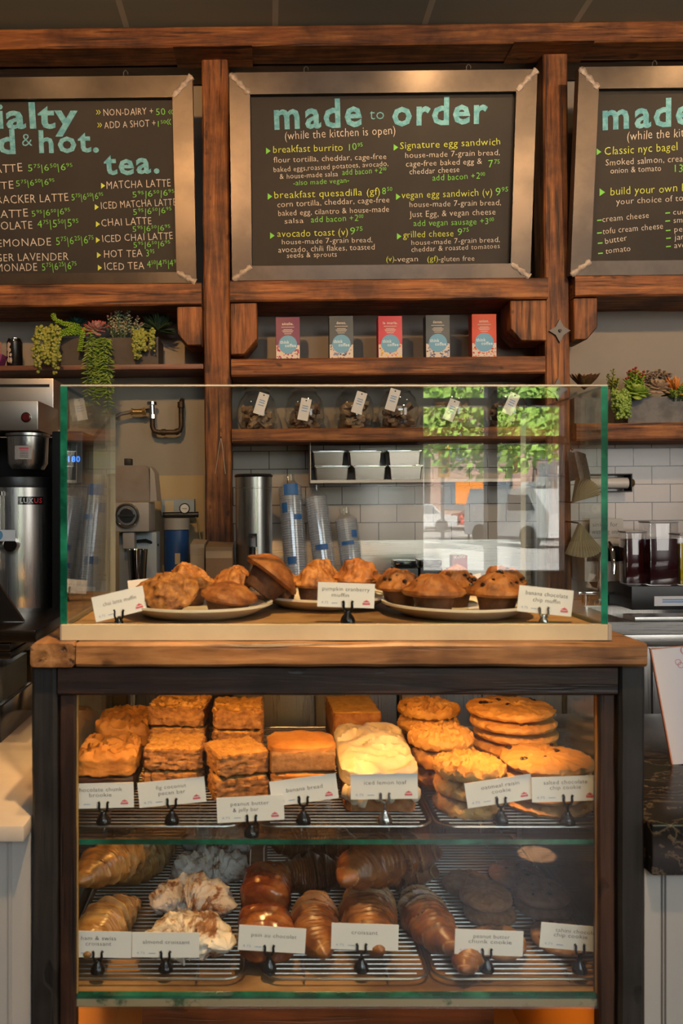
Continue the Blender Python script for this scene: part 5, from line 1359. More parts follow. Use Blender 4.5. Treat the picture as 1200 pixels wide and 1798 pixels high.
# glass shelf, deck, ledge
SZ = .9045
GL_IN, GR_IN = -.336, .546
mb = MB().bx(GL_IN, GR_IN, 1.222, 1.80, SZ - .008, SZ, mi=0).upd()
for f in mb.bm.faces:
    if abs(f.normal.z) < .5: f.material_index = 1
cpart(mb, 'glass_shelf', [GLASS, GLASS_E], 'clear glass shelf with a green edge')
DZ = .674
cpart(MB().bx(GL_IN, GR_IN, 1.212, 1.80, DZ - .02, DZ), 'wood_deck', W_PLANK)
cpart(MB().bx(X_(133, 1.2), X_(1052, 1.2), 1.200, 1.211, Z_(1767, 1.2), Z_(1754, 1.2)), 'deck_ledge', M('worn_cream_ledge', (.34, .28, .18), .7, c2=(.05, .09, .05), ns=26, lo=.58, hi=.66))
cpart(MB().bx(X_(133, 1.2), X_(1052, 1.2), 1.200, 1.211, Z_(1753.6, 1.2), Z_(1748.5, 1.2)), 'ledge_glass', GLASS_E)
mb = MB().bx(X_(134, 1.197), X_(1051, 1.197), 1.195, 1.199, Z_(1770, 1.197), zA0 - .002)
cpart(mb, 'front_glass', GLASS)
mb = MB()
for x0, x1 in ((XL + .003, XL + .008), (XR - .008, XR - .003)): mb.bx(x0, x1, YL + .042, Yk - .042, DZ - .04, zT0 - .002)
cpart(mb, 'side_glass', GLASS)
AMB_E = M('amber_lit_edge_paint', (.55, .30, .08), .5)  # glass edge: the amber lamplight on it is put into this colour
cpart(MB().bx(X_(133, 1.2) + .0005, X_(136.5, 1.2), 1.2, 1.206, Z_(1745, 1.2), zA0).bx(X_(1048, 1.2), X_(1051.5, 1.2), 1.2, 1.206, Z_(1745, 1.2), zA0), 'lit_glass_edge', AMB_E)
# lower compartment under the deck, lit from inside
ORW = M('honey_plywood', (.50, .27, .08), .55)
cpart(MB().bx(GL_IN, GR_IN, 1.80, 1.81, .30, DZ - .021).bx(GL_IN, GR_IN, 1.21, 1.80, .30, .31).bx(GL_IN, GL_IN + .01, 1.21, 1.80, .31, DZ - .021).bx(GR_IN - .01, GR_IN, 1.21, 1.80, .31, DZ - .021), 'lower_compartment', ORW)
cpart(MB().bx(GL_IN + .10, GR_IN - .12, 1.5, 1.53, .40, .625), 'drawer_front', W_DARK_X)
cpart(MB().bx(GL_IN, GR_IN, 1.21, 1.24, .10, .30), 'base_board', W_DARK_X)
# warm strip lamps under the top and inside the lower compartment
st_ = cpart(MB().bx(GL_IN + .03, GR_IN - .03, 1.225, 1.255, zT0 - .022, zT0 - .001), 'lamp_housing', M('white_lamp_housing', (.6, .55, .45), .5))
for x, e in ((-.19, 2.9), (.105, 2.7), (.36, 2.9)):
    lamp('case_lamp', 'SPOT', (x, 1.245, zT0 - .03), e * 1.7, AMBER, (x, 1.52, SZ), angle=R(125), blend=.7, radius=.012)
lamp('lower_case_lamp', 'AREA', (.1, 1.33, DZ - .03), 3.0, AMBER, (.1, 1.6, .42), .7, .05)

# upper glass box
CB = 1.238
gb = thing('glass_box', 'open-topped clear glass box with green edges standing on the wooden counter top', 'glass case', (.1, 1.39, CT + .0005))
gx0, gx1 = X_(118, 1.195), X_(1056, 1.195); tk = X_(1068, 1.195) - gx1
gt = Z_(678, 1.195); gy1 = 1.575
def gpart(mb, name, mat, label=None): return part(mb, name, mat, gb, label, loc=(-.1, -1.39, -CT - .0005))
gpart(MB().bx(X_(108, 1.19) , X_(1075, 1.19) - .006, 1.19, 1.2025, CT + .0005, CB), 'front_ledge', CREAM, 'cream painted ledge')
gpart(MB().bx(X_(1075, 1.19) - .0055, X_(1075, 1.19), 1.19, 1.59, CT + .0005, CB).bx(X_(108, 1.19) - .002, X_(108, 1.19) - .0005, 1.19, 1.59, CT + .0005, CB), 'side_ledge', M('grey_ledge_end', (.30, .27, .23), .6))
gpart(MB().bx(X_(108, 1.19), X_(1075, 1.19) - .006, 1.203, 1.59, CT + .0005, CB - .004), 'floor_board', W_PLANK)
EDGE_T = M('pale_glass_top_edge', (.55, .50, .40), .2)
def pane(x0, x1, y0, y1, z0, z1, thin):
    mb = MB().bx(x0, x1, y0, y1, z0, z1).upd()
    for f in mb.bm.faces:
        n = f.normal
        if abs(n['xyz'.index(thin)]) < .5: f.material_index = 2 if n.y > .5 else 1
    return mb
EDGE_T = M('pale_glass_top_edge', (.55, .50, .40), .2)
mb = pane(gx0 - tk, gx0, 1.195, gy1, CB - .003, gt, 'x'); gpart(mb, 'side_pane', [GLASS, GLASS_E, EDGE_T])
mb = pane(gx1, gx1 + tk, 1.195, gy1, CB - .003, gt, 'x'); gpart(mb, 'side_pane', [GLASS, GLASS_E, EDGE_T])
mb = pane(gx0 + .0003, gx1 - .0003, 1.1965, 1.2035, CB + .0003, gt, 'y')
for f in mb.bm.faces:
    if f.normal.z > .5: f.material_index = 2
    if f.normal.z < -.5 or abs(f.normal.x) > .5: f.material_index = 0
gpart(mb, 'front_pane', [GLASS, GLASS_E, EDGE_T])
gpart(MB().bx(gx0 - tk, gx1 + tk, 1.1962, 1.2038, gt + .0003, gt + .0022), 'polished_edge', EDGE_T)

# ================================================================== plates, muffins
PLATE = M('cream_china', (.80, .72, .60), .22, coat=.3)
RING = M('green_plate_line', (.10, .13, .08), .4)
pl = [(-.115, 1.332, .124, 'oval cream plate of chai muffins, leftmost in the glass box'), (.105, 1.446, .120, 'cream plate of pumpkin muffins set back in the middle of the glass box'), (.315, 1.332, .124, 'cream plate of banana chocolate chip muffins on the right of the glass box')]
PZ = CB - .0035
for x, y, r, lb in pl:
    t = thing('plate', lb, 'plate', (x, y, PZ), group='plates in the glass box')
    part(MB().lathe([(0, .004), (r * .60, .004), (r * .62, 0.0), (r * .68, 0.0), (r * .80, .006), (r * 1.0, .019), (r * 1.0, .0225), (r * .98, .023), (r * .78, .012), (r * .66, .008), (0, .0075)], n=56), 'dish', PLATE, t)
    part(MB().lathe([(r * .90, .0188), (r * .92, .0198)], n=56).lathe([(r * .86, .0168), (r * .865, .0170)], n=56), 'rim_lines', RING, t)
def pastry(name, c1, c2, c3, ns=35, rough=.6, bs=70, bd=.003, bstr=.5, sss=.08):
    m, nt, b = base_mat(name); vec = coords(nt, rnd=True)
    f = noise_tex(nt, vec, ns, 7, .65)
    nt.links.new(ramp(nt, f, [(.3, c1), (.5, c2), (.68, c3)]), b.inputs['Base Color'])
    b.inputs['Roughness'].default_value = rough
    bump(nt, b, noise_tex(nt, vec, bs, 6, .7), bstr, bd)
    return m
MUF_TOP = pastry('golden_muffin_crust', (.11, .030, .007), (.27, .085, .018), (.44, .175, .042))
MUF_CRUMB = pastry('crumble_muffin_crust', (.10, .030, .008), (.33, .12, .024), (.52, .24, .06), 60)
MUF_CHIP = pastry('chip_muffin_crust', (.10, .028, .008), (.31, .105, .022), (.46, .19, .05), 40)
MUF_CUP = pastry('brown_muffin_side', (.055, .020, .009), (.105, .040, .017), (.17, .07, .03), 50, .7)
CHOC = M('chocolate', (.022, .009, .005), .4)
def muffin(x, y, z, label, crust, cap_r=.048, h=.060, cup_r=.033, rot=(0, 0, 0), seed=0, chips=0, amp=.14, fr=2.6, group='muffins in the glass box', peak=1.0):
    t = thing('muffin', label, 'muffin', (x, y, z), rot, group)
    rnd = random.Random(seed); off = V((seed * 1.7, seed * .9, seed * 2.9))
    hc = h * .48
    w = lambda a, j, r, zz: 1 + .07 * noise.noise(V((math.cos(a) * 1.3, math.sin(a) * 1.3, j * .3)) + off)
    part(MB().lathe([(0, 0), (cup_r * .78, 0), (cup_r, hc), (cup_r * 1.02, hc + .004)], n=30, wob=w), 'base', MUF_CUP, t)
    prof = [(cup_r * .9, hc - .001), (cap_r * .93, hc - .001), (cap_r, hc + .003), (cap_r * .97, hc + .008), (cap_r * .80, hc + .014), (cap_r * .64, hc + .012 + (h - hc - .012) * .50), (cap_r * .46, hc + .012 + (h - hc - .012) * .80), (cap_r * .24, h * .985), (0, h)]
    mb = MB(); mb.lathe(prof, n=40, wob=w)
    bmesh.ops.subdivide_edges(mb.bm, edges=list(mb.bm.edges), cuts=2, use_grid_fill=True)
    for v in mb.bm.verts:
        n1 = noise.fractal(v.co * fr * 18 + off, .8, 2.1, 4); k = max(0, (v.co.z - hc) / (h - hc))
        dirn = V((v.co.x, v.co.y, (v.co.z - hc) * 1.2 + .004)).normalized()
        v.co += dirn * (amp * cap_r * .75 * n1 * min(1, .5 + k))
        v.co.z = max(hc - .004, v.co.z)
    part(mb, 'cap', crust, t)
    if chips:
        mb = MB()
        for q in range(chips):
            a = rnd.uniform(0, 6.28); s = rnd.uniform(.2, .95); zz = -.0025 + hc + .015 + (h - hc - .015) * (1 - s ** 1.6) 
            mb.blob((cap_r * s * .93 * math.cos(a), cap_r * s * .93 * math.sin(a), zz), (.0042, .0042, .003), .25, 2, q, 1)
        part(mb, 'chocolate_chips', CHOC, t)
    return t
ps = PZ + .008
x, y = pl[0][0], pl[0][1]
muffin(x - .072, y + .025, ps, 'golden chai muffin behind the chai card, leftmost on the left plate', MUF_TOP, .040, .050, .028, (0, R(6), 0), 1)
muffin(x - .040, y - .056, ps + .016, 'chai muffin tipped on its side at the front left of the left plate', MUF_CRUMB, .044, .050, .030, (R(34), R(-14), .4), 2, 0, .2)
muffin(x + .048, y - .050, ps + .003, 'smooth chai muffin at the front right of the left plate', MUF_TOP, .0465, .046, .038, (R(6), R(8), 0), 3, 0, .1)
muffin(x + .100, y + .026, ps + .026, 'large chai muffin leaning on its side at the right rim of the left plate', MUF_TOP, .052, .066, .036, (R(-8), R(38), 0), 4, 0, .08)
muffin(x - .022, y + .064, ps, 'crumble-topped muffin at the back left of the left plate', MUF_CRUMB, .045, .068, .031, (0, 0, 1), 5, 0, .26)
muffin(x + .056, y + .076, ps, 'crumble-topped muffin at the back of the left plate beside the leaning one', MUF_CRUMB, .037, .066, .028, (0, 0, 2), 6, 0, .26)
x, y = pl[1][0], pl[1][1]
muffin(x - .078, y - .010, ps, 'small pumpkin muffin at the left rim of the middle plate', MUF_CRUMB, .032, .056, .025, (0, 0, 0), 7, 0, .2)
muffin(x - .022, y - .035, ps, 'seed-topped pumpkin muffin left on the middle plate, behind the pumpkin card', MUF_CRUMB, .040, .064, .029, (0, 0, 0), 8, 0, .24)
muffin(x + .058, y - .008, ps, 'big craggy pumpkin muffin right on the middle plate, tallest of them', MUF_CHIP, .046, .074, .032, (0, 0, 0), 9, 0, .26)
muffin(x - .005, y + .060, ps, 'pumpkin muffin at the back of the middle plate', MUF_CRUMB, .038, .072, .028, (0, 0, 0), 10, 0, .25)
x, y = pl[2][0], pl[2][1]
muffin(x - .047, y - .050, ps, 'smooth-capped banana muffin at the front left of the right plate', MUF_TOP, .051, .064, .033, (0, 0, .3), 11, 3, .10)
muffin(x + .054, y - .050, ps, 'peaked chocolate chip muffin at the front right of the right plate', MUF_CHIP, .050, .064, .033, (0, 0, 2.1), 12, 14, .10)
muffin(x - .088, y + .034, ps, 'crusty chocolate chip muffin at the back left of the right plate', MUF_CHIP, .042, .063, .030, (0, 0, .5), 13, 26, .2)
muffin(x + .008, y + .045, ps, 'chocolate chip muffin at the back of the right plate behind the half-hidden card', MUF_CHIP, .042, .068, .030, (0, 0, 1.5), 14, 22, .2)
muffin(x + .089, y + .034, ps, 'tall craggy chocolate chip muffin at the back right of the right plate', MUF_CHIP, .039, .070, .029, (0, 0, 2.5), 15, 22, .22)

# ================================================================== price cards and their clip stands
CLIP = M('dark_chrome_clip', (.05, .05, .052), .18, .9)
SILV = M('silver_clip', (.55, .55, .55), .2, 1.0)
def card_and_clip(pc, pb, zfl, lines, w_px, h_px, tilt, name, yaw=0, clip=CLIP, price=True, emblem=True, Y=None, low=False, clip_label='', short=False):
    if Y is None:
        b = onz(pb[0], pb[1], zfl)
    else:
        b = at(pb[0], 900, Y); b.z = zfl
    c = at(pc[0], pc[1], b.y)
    k = b.y / F; w, h = w_px * k, h_px * k
    t = thing('price_card', 'white price card reading %s' % name, 'price card', c, (0, R(-tilt), R(yaw)), 'white price cards in the display case')
    part(MB().bx(-w / 2, w / 2, -.0004, .0004, -h / 2, h / 2), 'card', PAPER, t)
    f3 = lambda a, z: (a, -.0008, z)
    mb = MB()
    for (s, u0, u1, v) in lines:
        letter(mb, s, f3, (u0 * w / 2, v * h / 2), (u1 * w / 2, v * h / 2), .0058 * h / .037)
    part(mb, 'name_lettering', INK, t)
    if price:
        mb = MB(); letter(mb, '4.75', f3, (-.86 * w / 2, -.72 * h / 2), (-.62 * w / 2, -.72 * h / 2), .0036); mb.bx(-.5 * w / 2, -.3 * w / 2, -.0008, -.0007, -.68 * h / 2, -.64 * h / 2)
        part(mb, 'price_lettering', INK_B, t)
    if emblem:
        mb = MB(); ex, ez, s = .72 * w / 2, -.62 * h / 2, .0062
        mb._new([f3(ex + s * a, ez + s * b_) for a, b_ in ((-.9, .25), (-.5, .62), (-.1, .75), (0, 1.05), (.12, .75), (.5, .62), (.9, .25), (.45, .38), (0, .3), (-.45, .38))], [tuple(range(10))])
        mb._new([f3(ex + s * a, ez + s * b_) for a, b_ in ((-1, .05), (-.5, .15), (0, .05), (.5, .15), (1, .05), (.9, -.3), (-.9, -.3))], [tuple(range(7))])
        part(mb, 'emblem', INK_R, t, label='small pink-red emblem')
    b2 = V((b.x, b.y, zfl))
    s_ = thing('card_clip', clip_label, 'card clip', b2, (0, 0, 0), 'metal card clips in the display case')
    ch = c.z - h / 2 + (b.x - c.x) * math.tan(R(tilt)) - zfl + .004          # where the prongs grip
    br = .0115 if not short else .007
    bz = min(.016, ch * .55)
    part(MB().lathe([(0, 0), (br, 0), (br, bz * .3), (br * .8, bz * .65), (br * .42, bz), (br * .35, bz + .003), (0, bz + .003)], n=22), 'base', clip, s_)
    part(MB().cyl((0, 0, bz), (0, 0, max(bz + .002, ch - .009)), .0022, n=10), 'stem', clip, s_)
    for sg in (-1, 1):
        part(MB().tube([(0, 0, ch - .010), (sg * .0045, -.0018, ch - .008), (sg * .0065, -.0024, ch - .003), (sg * .0062, -.0022, ch + .004), (sg * .0078, -.0022, ch + .0065)], [.0018, .0020, .0020, .0018, .0022], 8), 'prong', clip, s_)
    return t
RZ = .9215                                                  # top of the upper racks
cc = card_and_clip
WD, HT = 118, 44
cc((176, 1397), (182, 1446), RZ, [('chocolate chunk', -.70, .66, .35), ('brookie', -.32, .34, -.08)], WD, HT, 1.5, 'chocolate chunk brookie', clip_label='dark clip stand of the chocolate chunk brookie card', Y=1.243)
cc((302, 1391), (302, 1445), RZ, [('fig coconut', -.46, .44, .32), ('pecan bar', -.4, .4, -.14)], WD, HT, 5.5, 'fig coconut pecan bar', clip_label='dark clip stand of the fig coconut pecan bar card', Y=1.243)
cc((440, 1420), (442, 1475), SZ + .0005, [('peanut butter', -.58, .56, .30), ('& jelly bar', -.52, .24, -.18)], WD, HT, 3, 'peanut butter & jelly bar', clip_label='dark clip stand of the peanut butter and jelly bar card, low at the shelf edge', Y=1.2345)
cc((534, 1387), (533, 1443), RZ, [('banana bread', -.52, .56, .0)], WD, HT, 7.5, 'banana bread', clip_label='dark clip stand of the banana bread card', Y=1.243)
cc((675, 1381), (676, 1443), RZ, [('iced lemon loaf', -.60, .66, .18)], WD, HT, .8, 'iced lemon loaf', clip=SILV, clip_label='silver clip stand of the iced lemon loaf card', Y=1.243)
cc((877, 1389), (880, 1440), RZ, [('oatmeal raisin', -.52, .62, .32), ('cookie', -.22, .34, -.12)], WD, HT, 8.5, 'oatmeal raisin cookie', clip_label='dark clip stand of the oatmeal raisin cookie card', Y=1.243)
cc((993, 1385), (997, 1440), RZ, [('salted chocolate', -.64, .66, .40), ('chip cookie', -.46, .46, -.02)], WD, HT, 2, 'salted chocolate chip cookie', clip_label='dark clip stand of the salted chocolate chip cookie card', Y=1.2395)
RZL = .6915
cc((172, 1658), (172, 1708), RZL, [('ham & swiss', -.50, .54, .34), ('croissant', -.36, .40, -.08)], WD, 46, -1, 'ham & swiss croissant', emblem=False, clip_label='dark clip stand of the ham and swiss croissant card', Y=1.240)
cc((291, 1659), (291, 1708), RZL, [('almond croissant', -.68, .72, .10)], WD, HT, -.5, 'almond croissant', emblem=False, clip_label='dark clip stand of the almond croissant card', Y=1.243)
cc((478, 1649), (473, 1710), RZL, [('pain au chocolat', -.62, .72, .15)], WD, HT, -3.5, 'pain au chocolat', emblem=False, clip_label='dark clip stand of the pain au chocolat card', Y=1.243)
cc((641, 1645), (635, 1706), RZL, [('croissant', -.40, .38, .2)], WD, HT + 2, -1.8, 'croissant, plain', emblem=False, clip_label='dark clip stand of the plain croissant card', Y=1.243)
cc((859, 1655), (855, 1705), RZL, [('peanut butter', -.46, .60, .36), ('chunk cookie', -.60, .66, -.06)], WD + 2, HT, -2.2, 'peanut butter chunk cookie', emblem=False, clip_label='dark clip stand of the peanut butter chunk cookie card', Y=1.243)
cc((1008, 1646), (1018, 1705), RZL, [('tahini chocolate', -.56, .78, .36), ('chip cookie', -.60, .40, -.02)], WD, HT, -5, 'tahini chocolate chip cookie', emblem=False, clip_label='dark clip stand of the tahini chocolate chip cookie card', Y=1.240)
cc((210, 1060), (209, 1092), PZ + .0005, [('chai latte muffin', -.62, .66, .1)], 92, 44, 11, 'chai latte muffin', yaw=22, clip_label='dark clip of the chai latte muffin card at the left end of the glass box', Y=1.226, price=True, short=True)
cc((608, 1045), (611, 1092), PZ + .0005, [('pumpkin cranberry', -.84, .82, .35), ('muffin', -.5, .1, -.15)], 100, 43, -2, 'pumpkin cranberry muffin', clip_label='dark clip stand of the pumpkin cranberry muffin card', Y=1.226)
cc((958, 1055), (955, 1090), PZ + .0005, [('banana chocolate', -.74, .80, .36), ('chip muffin', -.46, .54, -.12)], 96, 46, -6, 'banana chocolate chip muffin', clip=SILV, clip_label='silver clip of the banana chocolate chip muffin card', Y=1.228, short=True)
cc((258, 1028), (262, 1068), PZ + .0005, [('chocolate', -.3, .84, .1)], 66, 24, 6, 'chocolate, half hidden behind the chai latte muffin card', clip_label='dark clip of the half-hidden card behind the chai muffins', Y=1.497, price=False, emblem=False, short=True)
cc((822, 1025), (822, 1060), PZ + .0005, [('chocolate', -.55, .9, .2)], 52, 26, 14, 'chocolate, half hidden between the muffins of the right plate', clip_label='dark clip of the half-hidden card among the right muffins', Y=1.49, price=False, emblem=False, short=True)

# ================================================================== wire racks
RACKW = M('chromed_wire', (.34, .32, .29), .3, 1.0)
def wire_rack(x0, x1, y0, y1, z, label, step=.0125):
    t = thing('wire_rack', label, 'cooling rack', ((x0 + x1) / 2, (y0 + y1) / 2, z), group='wire cooling racks in the display case')
    w, d = (x1 - x0) / 2, (y1 - y0) / 2; zt = .0125; r = .03
    pts = []
    for cx_, cy_, a0 in ((w - r, d - r, 0), (-w + r, d - r, 90), (-w + r, -d + r, 180), (w - r, -d + r, 270)):
        for q in range(6): pts.append((cx_ + r * math.cos(R(a0 + q * 18)), cy_ + r * math.sin(R(a0 + q * 18)), zt))
    part(MB().tube(pts, .0022, 8, closed=True), 'rim', RACKW, t)
    mb = MB(); n = int(2 * d / step)
    for q in range(1, n):
        y = -d + 2 * d * q / n; e = w - (.008 if min(q, n - q) > 1 else .02)
        mb.tube([(-e, y, zt + .001), (e, y, zt + .001)], .0012, 6)
    for x in (-w * .5, w * .5): mb.tube([(x, -d, zt - .0015), (x, d, zt - .0015)], .0016, 6)
    part(mb, 'wires', RACKW, t)
    for sx in (-1, 1):
        for sy in (-1, 1):
            part(MB().tube([(sx * w * .5, sy * (d - .012), zt), (sx * w * .5, sy * (d - .012), .002), (sx * w * .5, sy * (d - .028), .002), (sx * w * .5, sy * (d - .028), zt)], .0018, 6), 'foot', RACKW, t)
    return t
wire_rack(-.330, -.038, 1.2385, 1.785, SZ + .0005, 'wire rack under the brookies and bars, left on the glass shelf')
wire_rack(-.016, .2585, 1.2385, 1.785, SZ + .0005, 'wire rack under the banana bread and lemon loaf, middle of the glass shelf')
wire_rack(.2645, .541, 1.2365, 1.785, SZ + .0005, 'wire rack under the cookies, right on the glass shelf')
wire_rack(-.330, -.036, 1.228, 1.72, DZ + .0005, 'wire rack under the almond croissants, left on the wooden deck')
wire_rack(-.008, .252, 1.228, 1.72, DZ + .0005, 'wire rack under the plain croissants, middle of the wooden deck')
wire_rack(.2565, .541, 1.228, 1.72, DZ + .0005, 'wire rack under the chip cookies, right on the wooden deck')

# ================================================================== pastries on the glass shelf
P0 = SZ + .0005 + .0147
BROOK = pastry('brookie_cookie_top', (.30, .13, .028), (.46, .23, .06), (.56, .31, .10), 22, .65)
FUDGE = M('dark_fudge_layer', (.025, .011, .007), .55, bs=60)
OAT = pastry('oat_crumble', (.32, .15, .035), (.52, .30, .085), (.66, .43, .17), 90, .75, 120, .004, .8)
OATSIDE = pastry('fig_oat_side', (.10, .045, .018), (.26, .13, .05), (.42, .24, .09), 70, .75)
BREAD = pastry('banana_bread_crumb', (.18, .095, .04), (.28, .16, .075), (.36, .22, .11), 110, .8, 140, .003, .6)
CRUST = pastry('banana_bread_crust', (.30, .12, .03), (.46, .22, .06), (.54, .29, .09), 30, .6)
LEMON = pastry('lemon_loaf_side', (.18, .07, .022), (.30, .13, .045), (.40, .22, .08), 50, .7)
ICING = M('white_icing', (.74, .68, .56), .35, c2=(.66, .58, .44), ns=16, coat=.2, bs=14, bstr=.5, bd=.006)
YELLOW = pastry('yellow_cake', (.45, .25, .05), (.58, .36, .10), (.66, .44, .15), 60, .75)
OATC = pastry('oatmeal_cookie', (.36, .17, .045), (.54, .30, .085), (.62, .38, .13), 26, .7, 50, .003, .5)
CCC = pastry('chip_cookie', (.40, .19, .05), (.55, .30, .09), (.62, .37, .13), 12, .6, 30, .002, .4)

def bar(name, label, cat, x, y, z, d, rot, top_mat, side_mat, seed, group, top_amp=.006, amp=.004, layer=None, bevel=.22, wave=None):
    t = thing(name, label, cat, (x, y, z), (0, 0, R(rot)), group)
    if layer:
        part(MB().cake((0, 0, 0), (d[0] * .98, d[1] * .98, d[2] * layer), .003, 50, seed + 50, 7, None, None, None, .15), 'filling_layer', side_mat, t)
        part(MB().cake((0, 0, d[2] * layer * .92), (d[0], d[1], d[2] * (1 - layer * .92)), amp, 45, seed, 24, top_amp, None, None, bevel, 0, None, wave), 'top_crust', top_mat, t)
    else:
        part(MB().cake((0, 0, 0), d, amp, 120, seed, 20, top_amp, None, 0, bevel, 0, 1), 'slab', [side_mat, top_mat], t)
    return t
g = 'bars and brookies on the glass shelf'
bar('brookie', 'thick wavy-topped brookie with dark fudge layer, front left corner of the glass shelf', 'brookie', -.282, 1.425, P0, (.104, .135, .066), 3, BROOK, FUDGE, 1, g, .003, .003, .5, .34, (.013, 38, 1.6))
bar('brookie', 'second wavy-topped brookie behind the front one in the left corner', 'brookie', -.280, 1.575, P0, (.104, .135, .080), 3, BROOK, FUDGE, 2, g, .003, .003, .45, .34, (.013, 38, 1.6))
hb = .037
for q, lb in enumerate(('lower fig coconut bar of the front pair, right behind its card', 'upper fig coconut bar of the front pair')):
    bar('fig_bar', lb, 'fruit bar', -.163, 1.415, P0 + q * (hb + .0045), (.100, .100, hb), -4 + 3 * q, OAT, OATSIDE, 10 + q, g, .006, .0045)
for q, lb in enumerate(('bottom fig coconut bar of the back stack', 'middle fig coconut bar of the back stack', 'top fig coconut bar of the back stack with a jagged crumb top')):
    bar('fig_bar', lb, 'fruit bar', -.168, 1.535, P0 + q * (hb + .0045), (.105, .10, hb), 2 - 4 * q, OAT, OATSIDE, 13 + q, g, .008 if q == 2 else .005, .0035)
for q, lb in enumerate(('lower peanut butter and jelly bar of the front pair', 'upper peanut butter and jelly bar of the front pair, turned cornerwise')):
    bar('jelly_bar', lb, 'jelly bar', -.054, 1.385, P0 + q * (hb + .0045), (.094, .094, hb), 14 + 8 * q, OAT, OATSIDE, 20 + q, g, .005, .0035)
for q, lb in enumerate(('bottom peanut butter and jelly bar of the back stack', 'middle peanut butter and jelly bar of the back stack', 'top peanut butter and jelly bar of the back stack')):
    bar('jelly_bar', lb, 'jelly bar', -.055, 1.515, P0 + q * (hb + .0045), (.092, .10, hb), -3 + 2 * q, OAT, OATSIDE, 24 + q, g, .006, .0035)
# banana bread slices
for q, lb in enumerate(('lower slice of banana bread, mostly behind its card', 'upper slice of banana bread with a golden crust')):
    t = thing('banana_bread', lb, 'banana bread', (.058, 1.392, P0 + q * .046), (0, 0, R(7 - 3 * q)), 'banana bread slices')
    part(MB().cake((0, 0, 0), (.112, .095, .034), .002, 60, 30 + q, 10, None, None, None, .12), 'crumb', BREAD, t)
    part(MB().cake((0, .002, .029), (.116, .098, .014), .003, 40, 33 + q, 10, .004, None, None, .6, .004), 'crust', CRUST, t)
# lemon loaf
t = thing('lemon_loaf', 'iced lemon loaf with thick swirled white icing in the middle of the glass shelf', 'loaf cake', (.187, 1.415, P0), (0, 0, R(-2)))
part(MB().cake((0, 0, 0), (.116, .27, .055), .002, 30, 40, 10, None, None, None, .2), 'loaf', LEMON, t)
part(MB().cake((0, -.001, .040), (.130, .282, .032), .002, 18, 41, 30, .002, None, None, .42, .006, None, (.009, 24, 1.8)), 'icing', ICING, t)
mb = MB(); rnd = random.Random(8)
for q in range(9):
    mb.blob((rnd.uniform(-.055, .055), -.136 + .001 * q, .036 - rnd.uniform(0, .012)), (.010, .006, .014), .2, 2, q, 2)
part(mb, 'icing_drips', ICING, t)
bar('loaf_slice', 'thick yellow loaf slice standing behind the iced lemon loaf', 'loaf slice', .178, 1.672, P0, (.098, .15, .080), 2, YELLOW, LEMON, 44, 'loaf slices', .003, .002, None, .12)

def cookie(x, y, z, r, th, mat, label, seed, chips=0, dome=1.0, group='', name='cookie', cat='cookie', chip_r=.005, rough=.10):
    t = thing(name, label, cat, (x, y, z), (0, 0, seed * 1.3), group)
    off = V((seed * 2.1, seed * .7, seed)); rnd = random.Random(seed * 7 + 1)
    w = lambda a, j, rr, zz: 1 + .05 * noise.noise(V((math.cos(a) * 1.4, math.sin(a) * 1.4, 0)) + off)
    prof = [(0, 0), (r * .88, 0), (r * .98, th * .2), (r, th * .42), (r * .95, th * .68), (r * .8, th * .85), (r * .55, th * .95), (r * .28, th), (0, th)]
    mb = MB(); mb.lathe(prof, n=40, wob=w)
    bmesh.ops.subdivide_edges(mb.bm, edges=[e for e in mb.bm.edges], cuts=2, use_grid_fill=True)
    for v in mb.bm.verts:
        if v.co.z > th * .15:
            nn = noise.fractal(v.co * 95 + off, .8, 2.0, 4); rr = math.hypot(v.co.x, v.co.y) / r
            v.co.z += th * rough * 1.9 * nn
            v.co.x *= 1 + .02 * nn; v.co.y *= 1 + .02 * nn
    part(mb, 'dough', mat, t)
    if chips:
        mb = MB()
        for q in range(chips):
            a = rnd.uniform(0, 6.28); s = math.sqrt(rnd.uniform(.02, .8))
            mb.blob((r * s * math.cos(a), r * s * math.sin(a), th * (1.0 - .25 * s ** 3) - .0005), (chip_r * rnd.uniform(.6, 1.6), chip_r * rnd.uniform(.6, 1.2), chip_r * .55), .3, 2, q, 2)
        part(mb, 'chips', CHOC, t)
    return t
def cookie_stack(x, y, n, r, th, mat, labels, seed, chips, group, chip_r=.005, top_extra=0, rough=.10, name='cookie', z=None):
    rnd = random.Random(seed)
    for q in range(n):
        jx, jy = (rnd.uniform(-.006, .006), rnd.uniform(-.004, .004)) if q else (0, 0)
        cookie(x + jx, y + jy, (P0 if z is None else z) + q * (th * (1 + rough) + .0012), r * rnd.uniform(.97, 1.02), th, mat, labels[q], seed + q, chips if q == n - 1 else 0, group=group, chip_r=chip_r, rough=rough, name=name)
def nth(n, kind, where):
    w_ = ['bottom', 'second', 'third', 'fourth', 'fifth', 'sixth']
    return ['%s %s from the bottom of the %s' % (w_[q], kind, where) if 0 < q < n - 1 else ('%s %s of the %s' % ('bottom' if q == 0 else 'top', kind, where)) for q in range(n)]
go, gs = 'oatmeal cookies on the glass shelf', 'salted chocolate chip cookies on the glass shelf'
cookie_stack(.330, 1.308, 3, .0585, .0245, OATC, nth(3, 'oatmeal raisin cookie', 'front stack beside the lemon loaf'), 60, 0, go, rough=.14)
cookie_stack(.318, 1.435, 3, .0600, .028, OATC, nth(3, 'oatmeal raisin cookie', 'middle stack behind the front oatmeal stack'), 64, 0, go, rough=.14)
cookie_stack(.322, 1.575, 4, .0620, .0235, OATC, nth(4, 'oatmeal raisin cookie', 'rearmost oatmeal stack'), 68, 0, go, rough=.14)
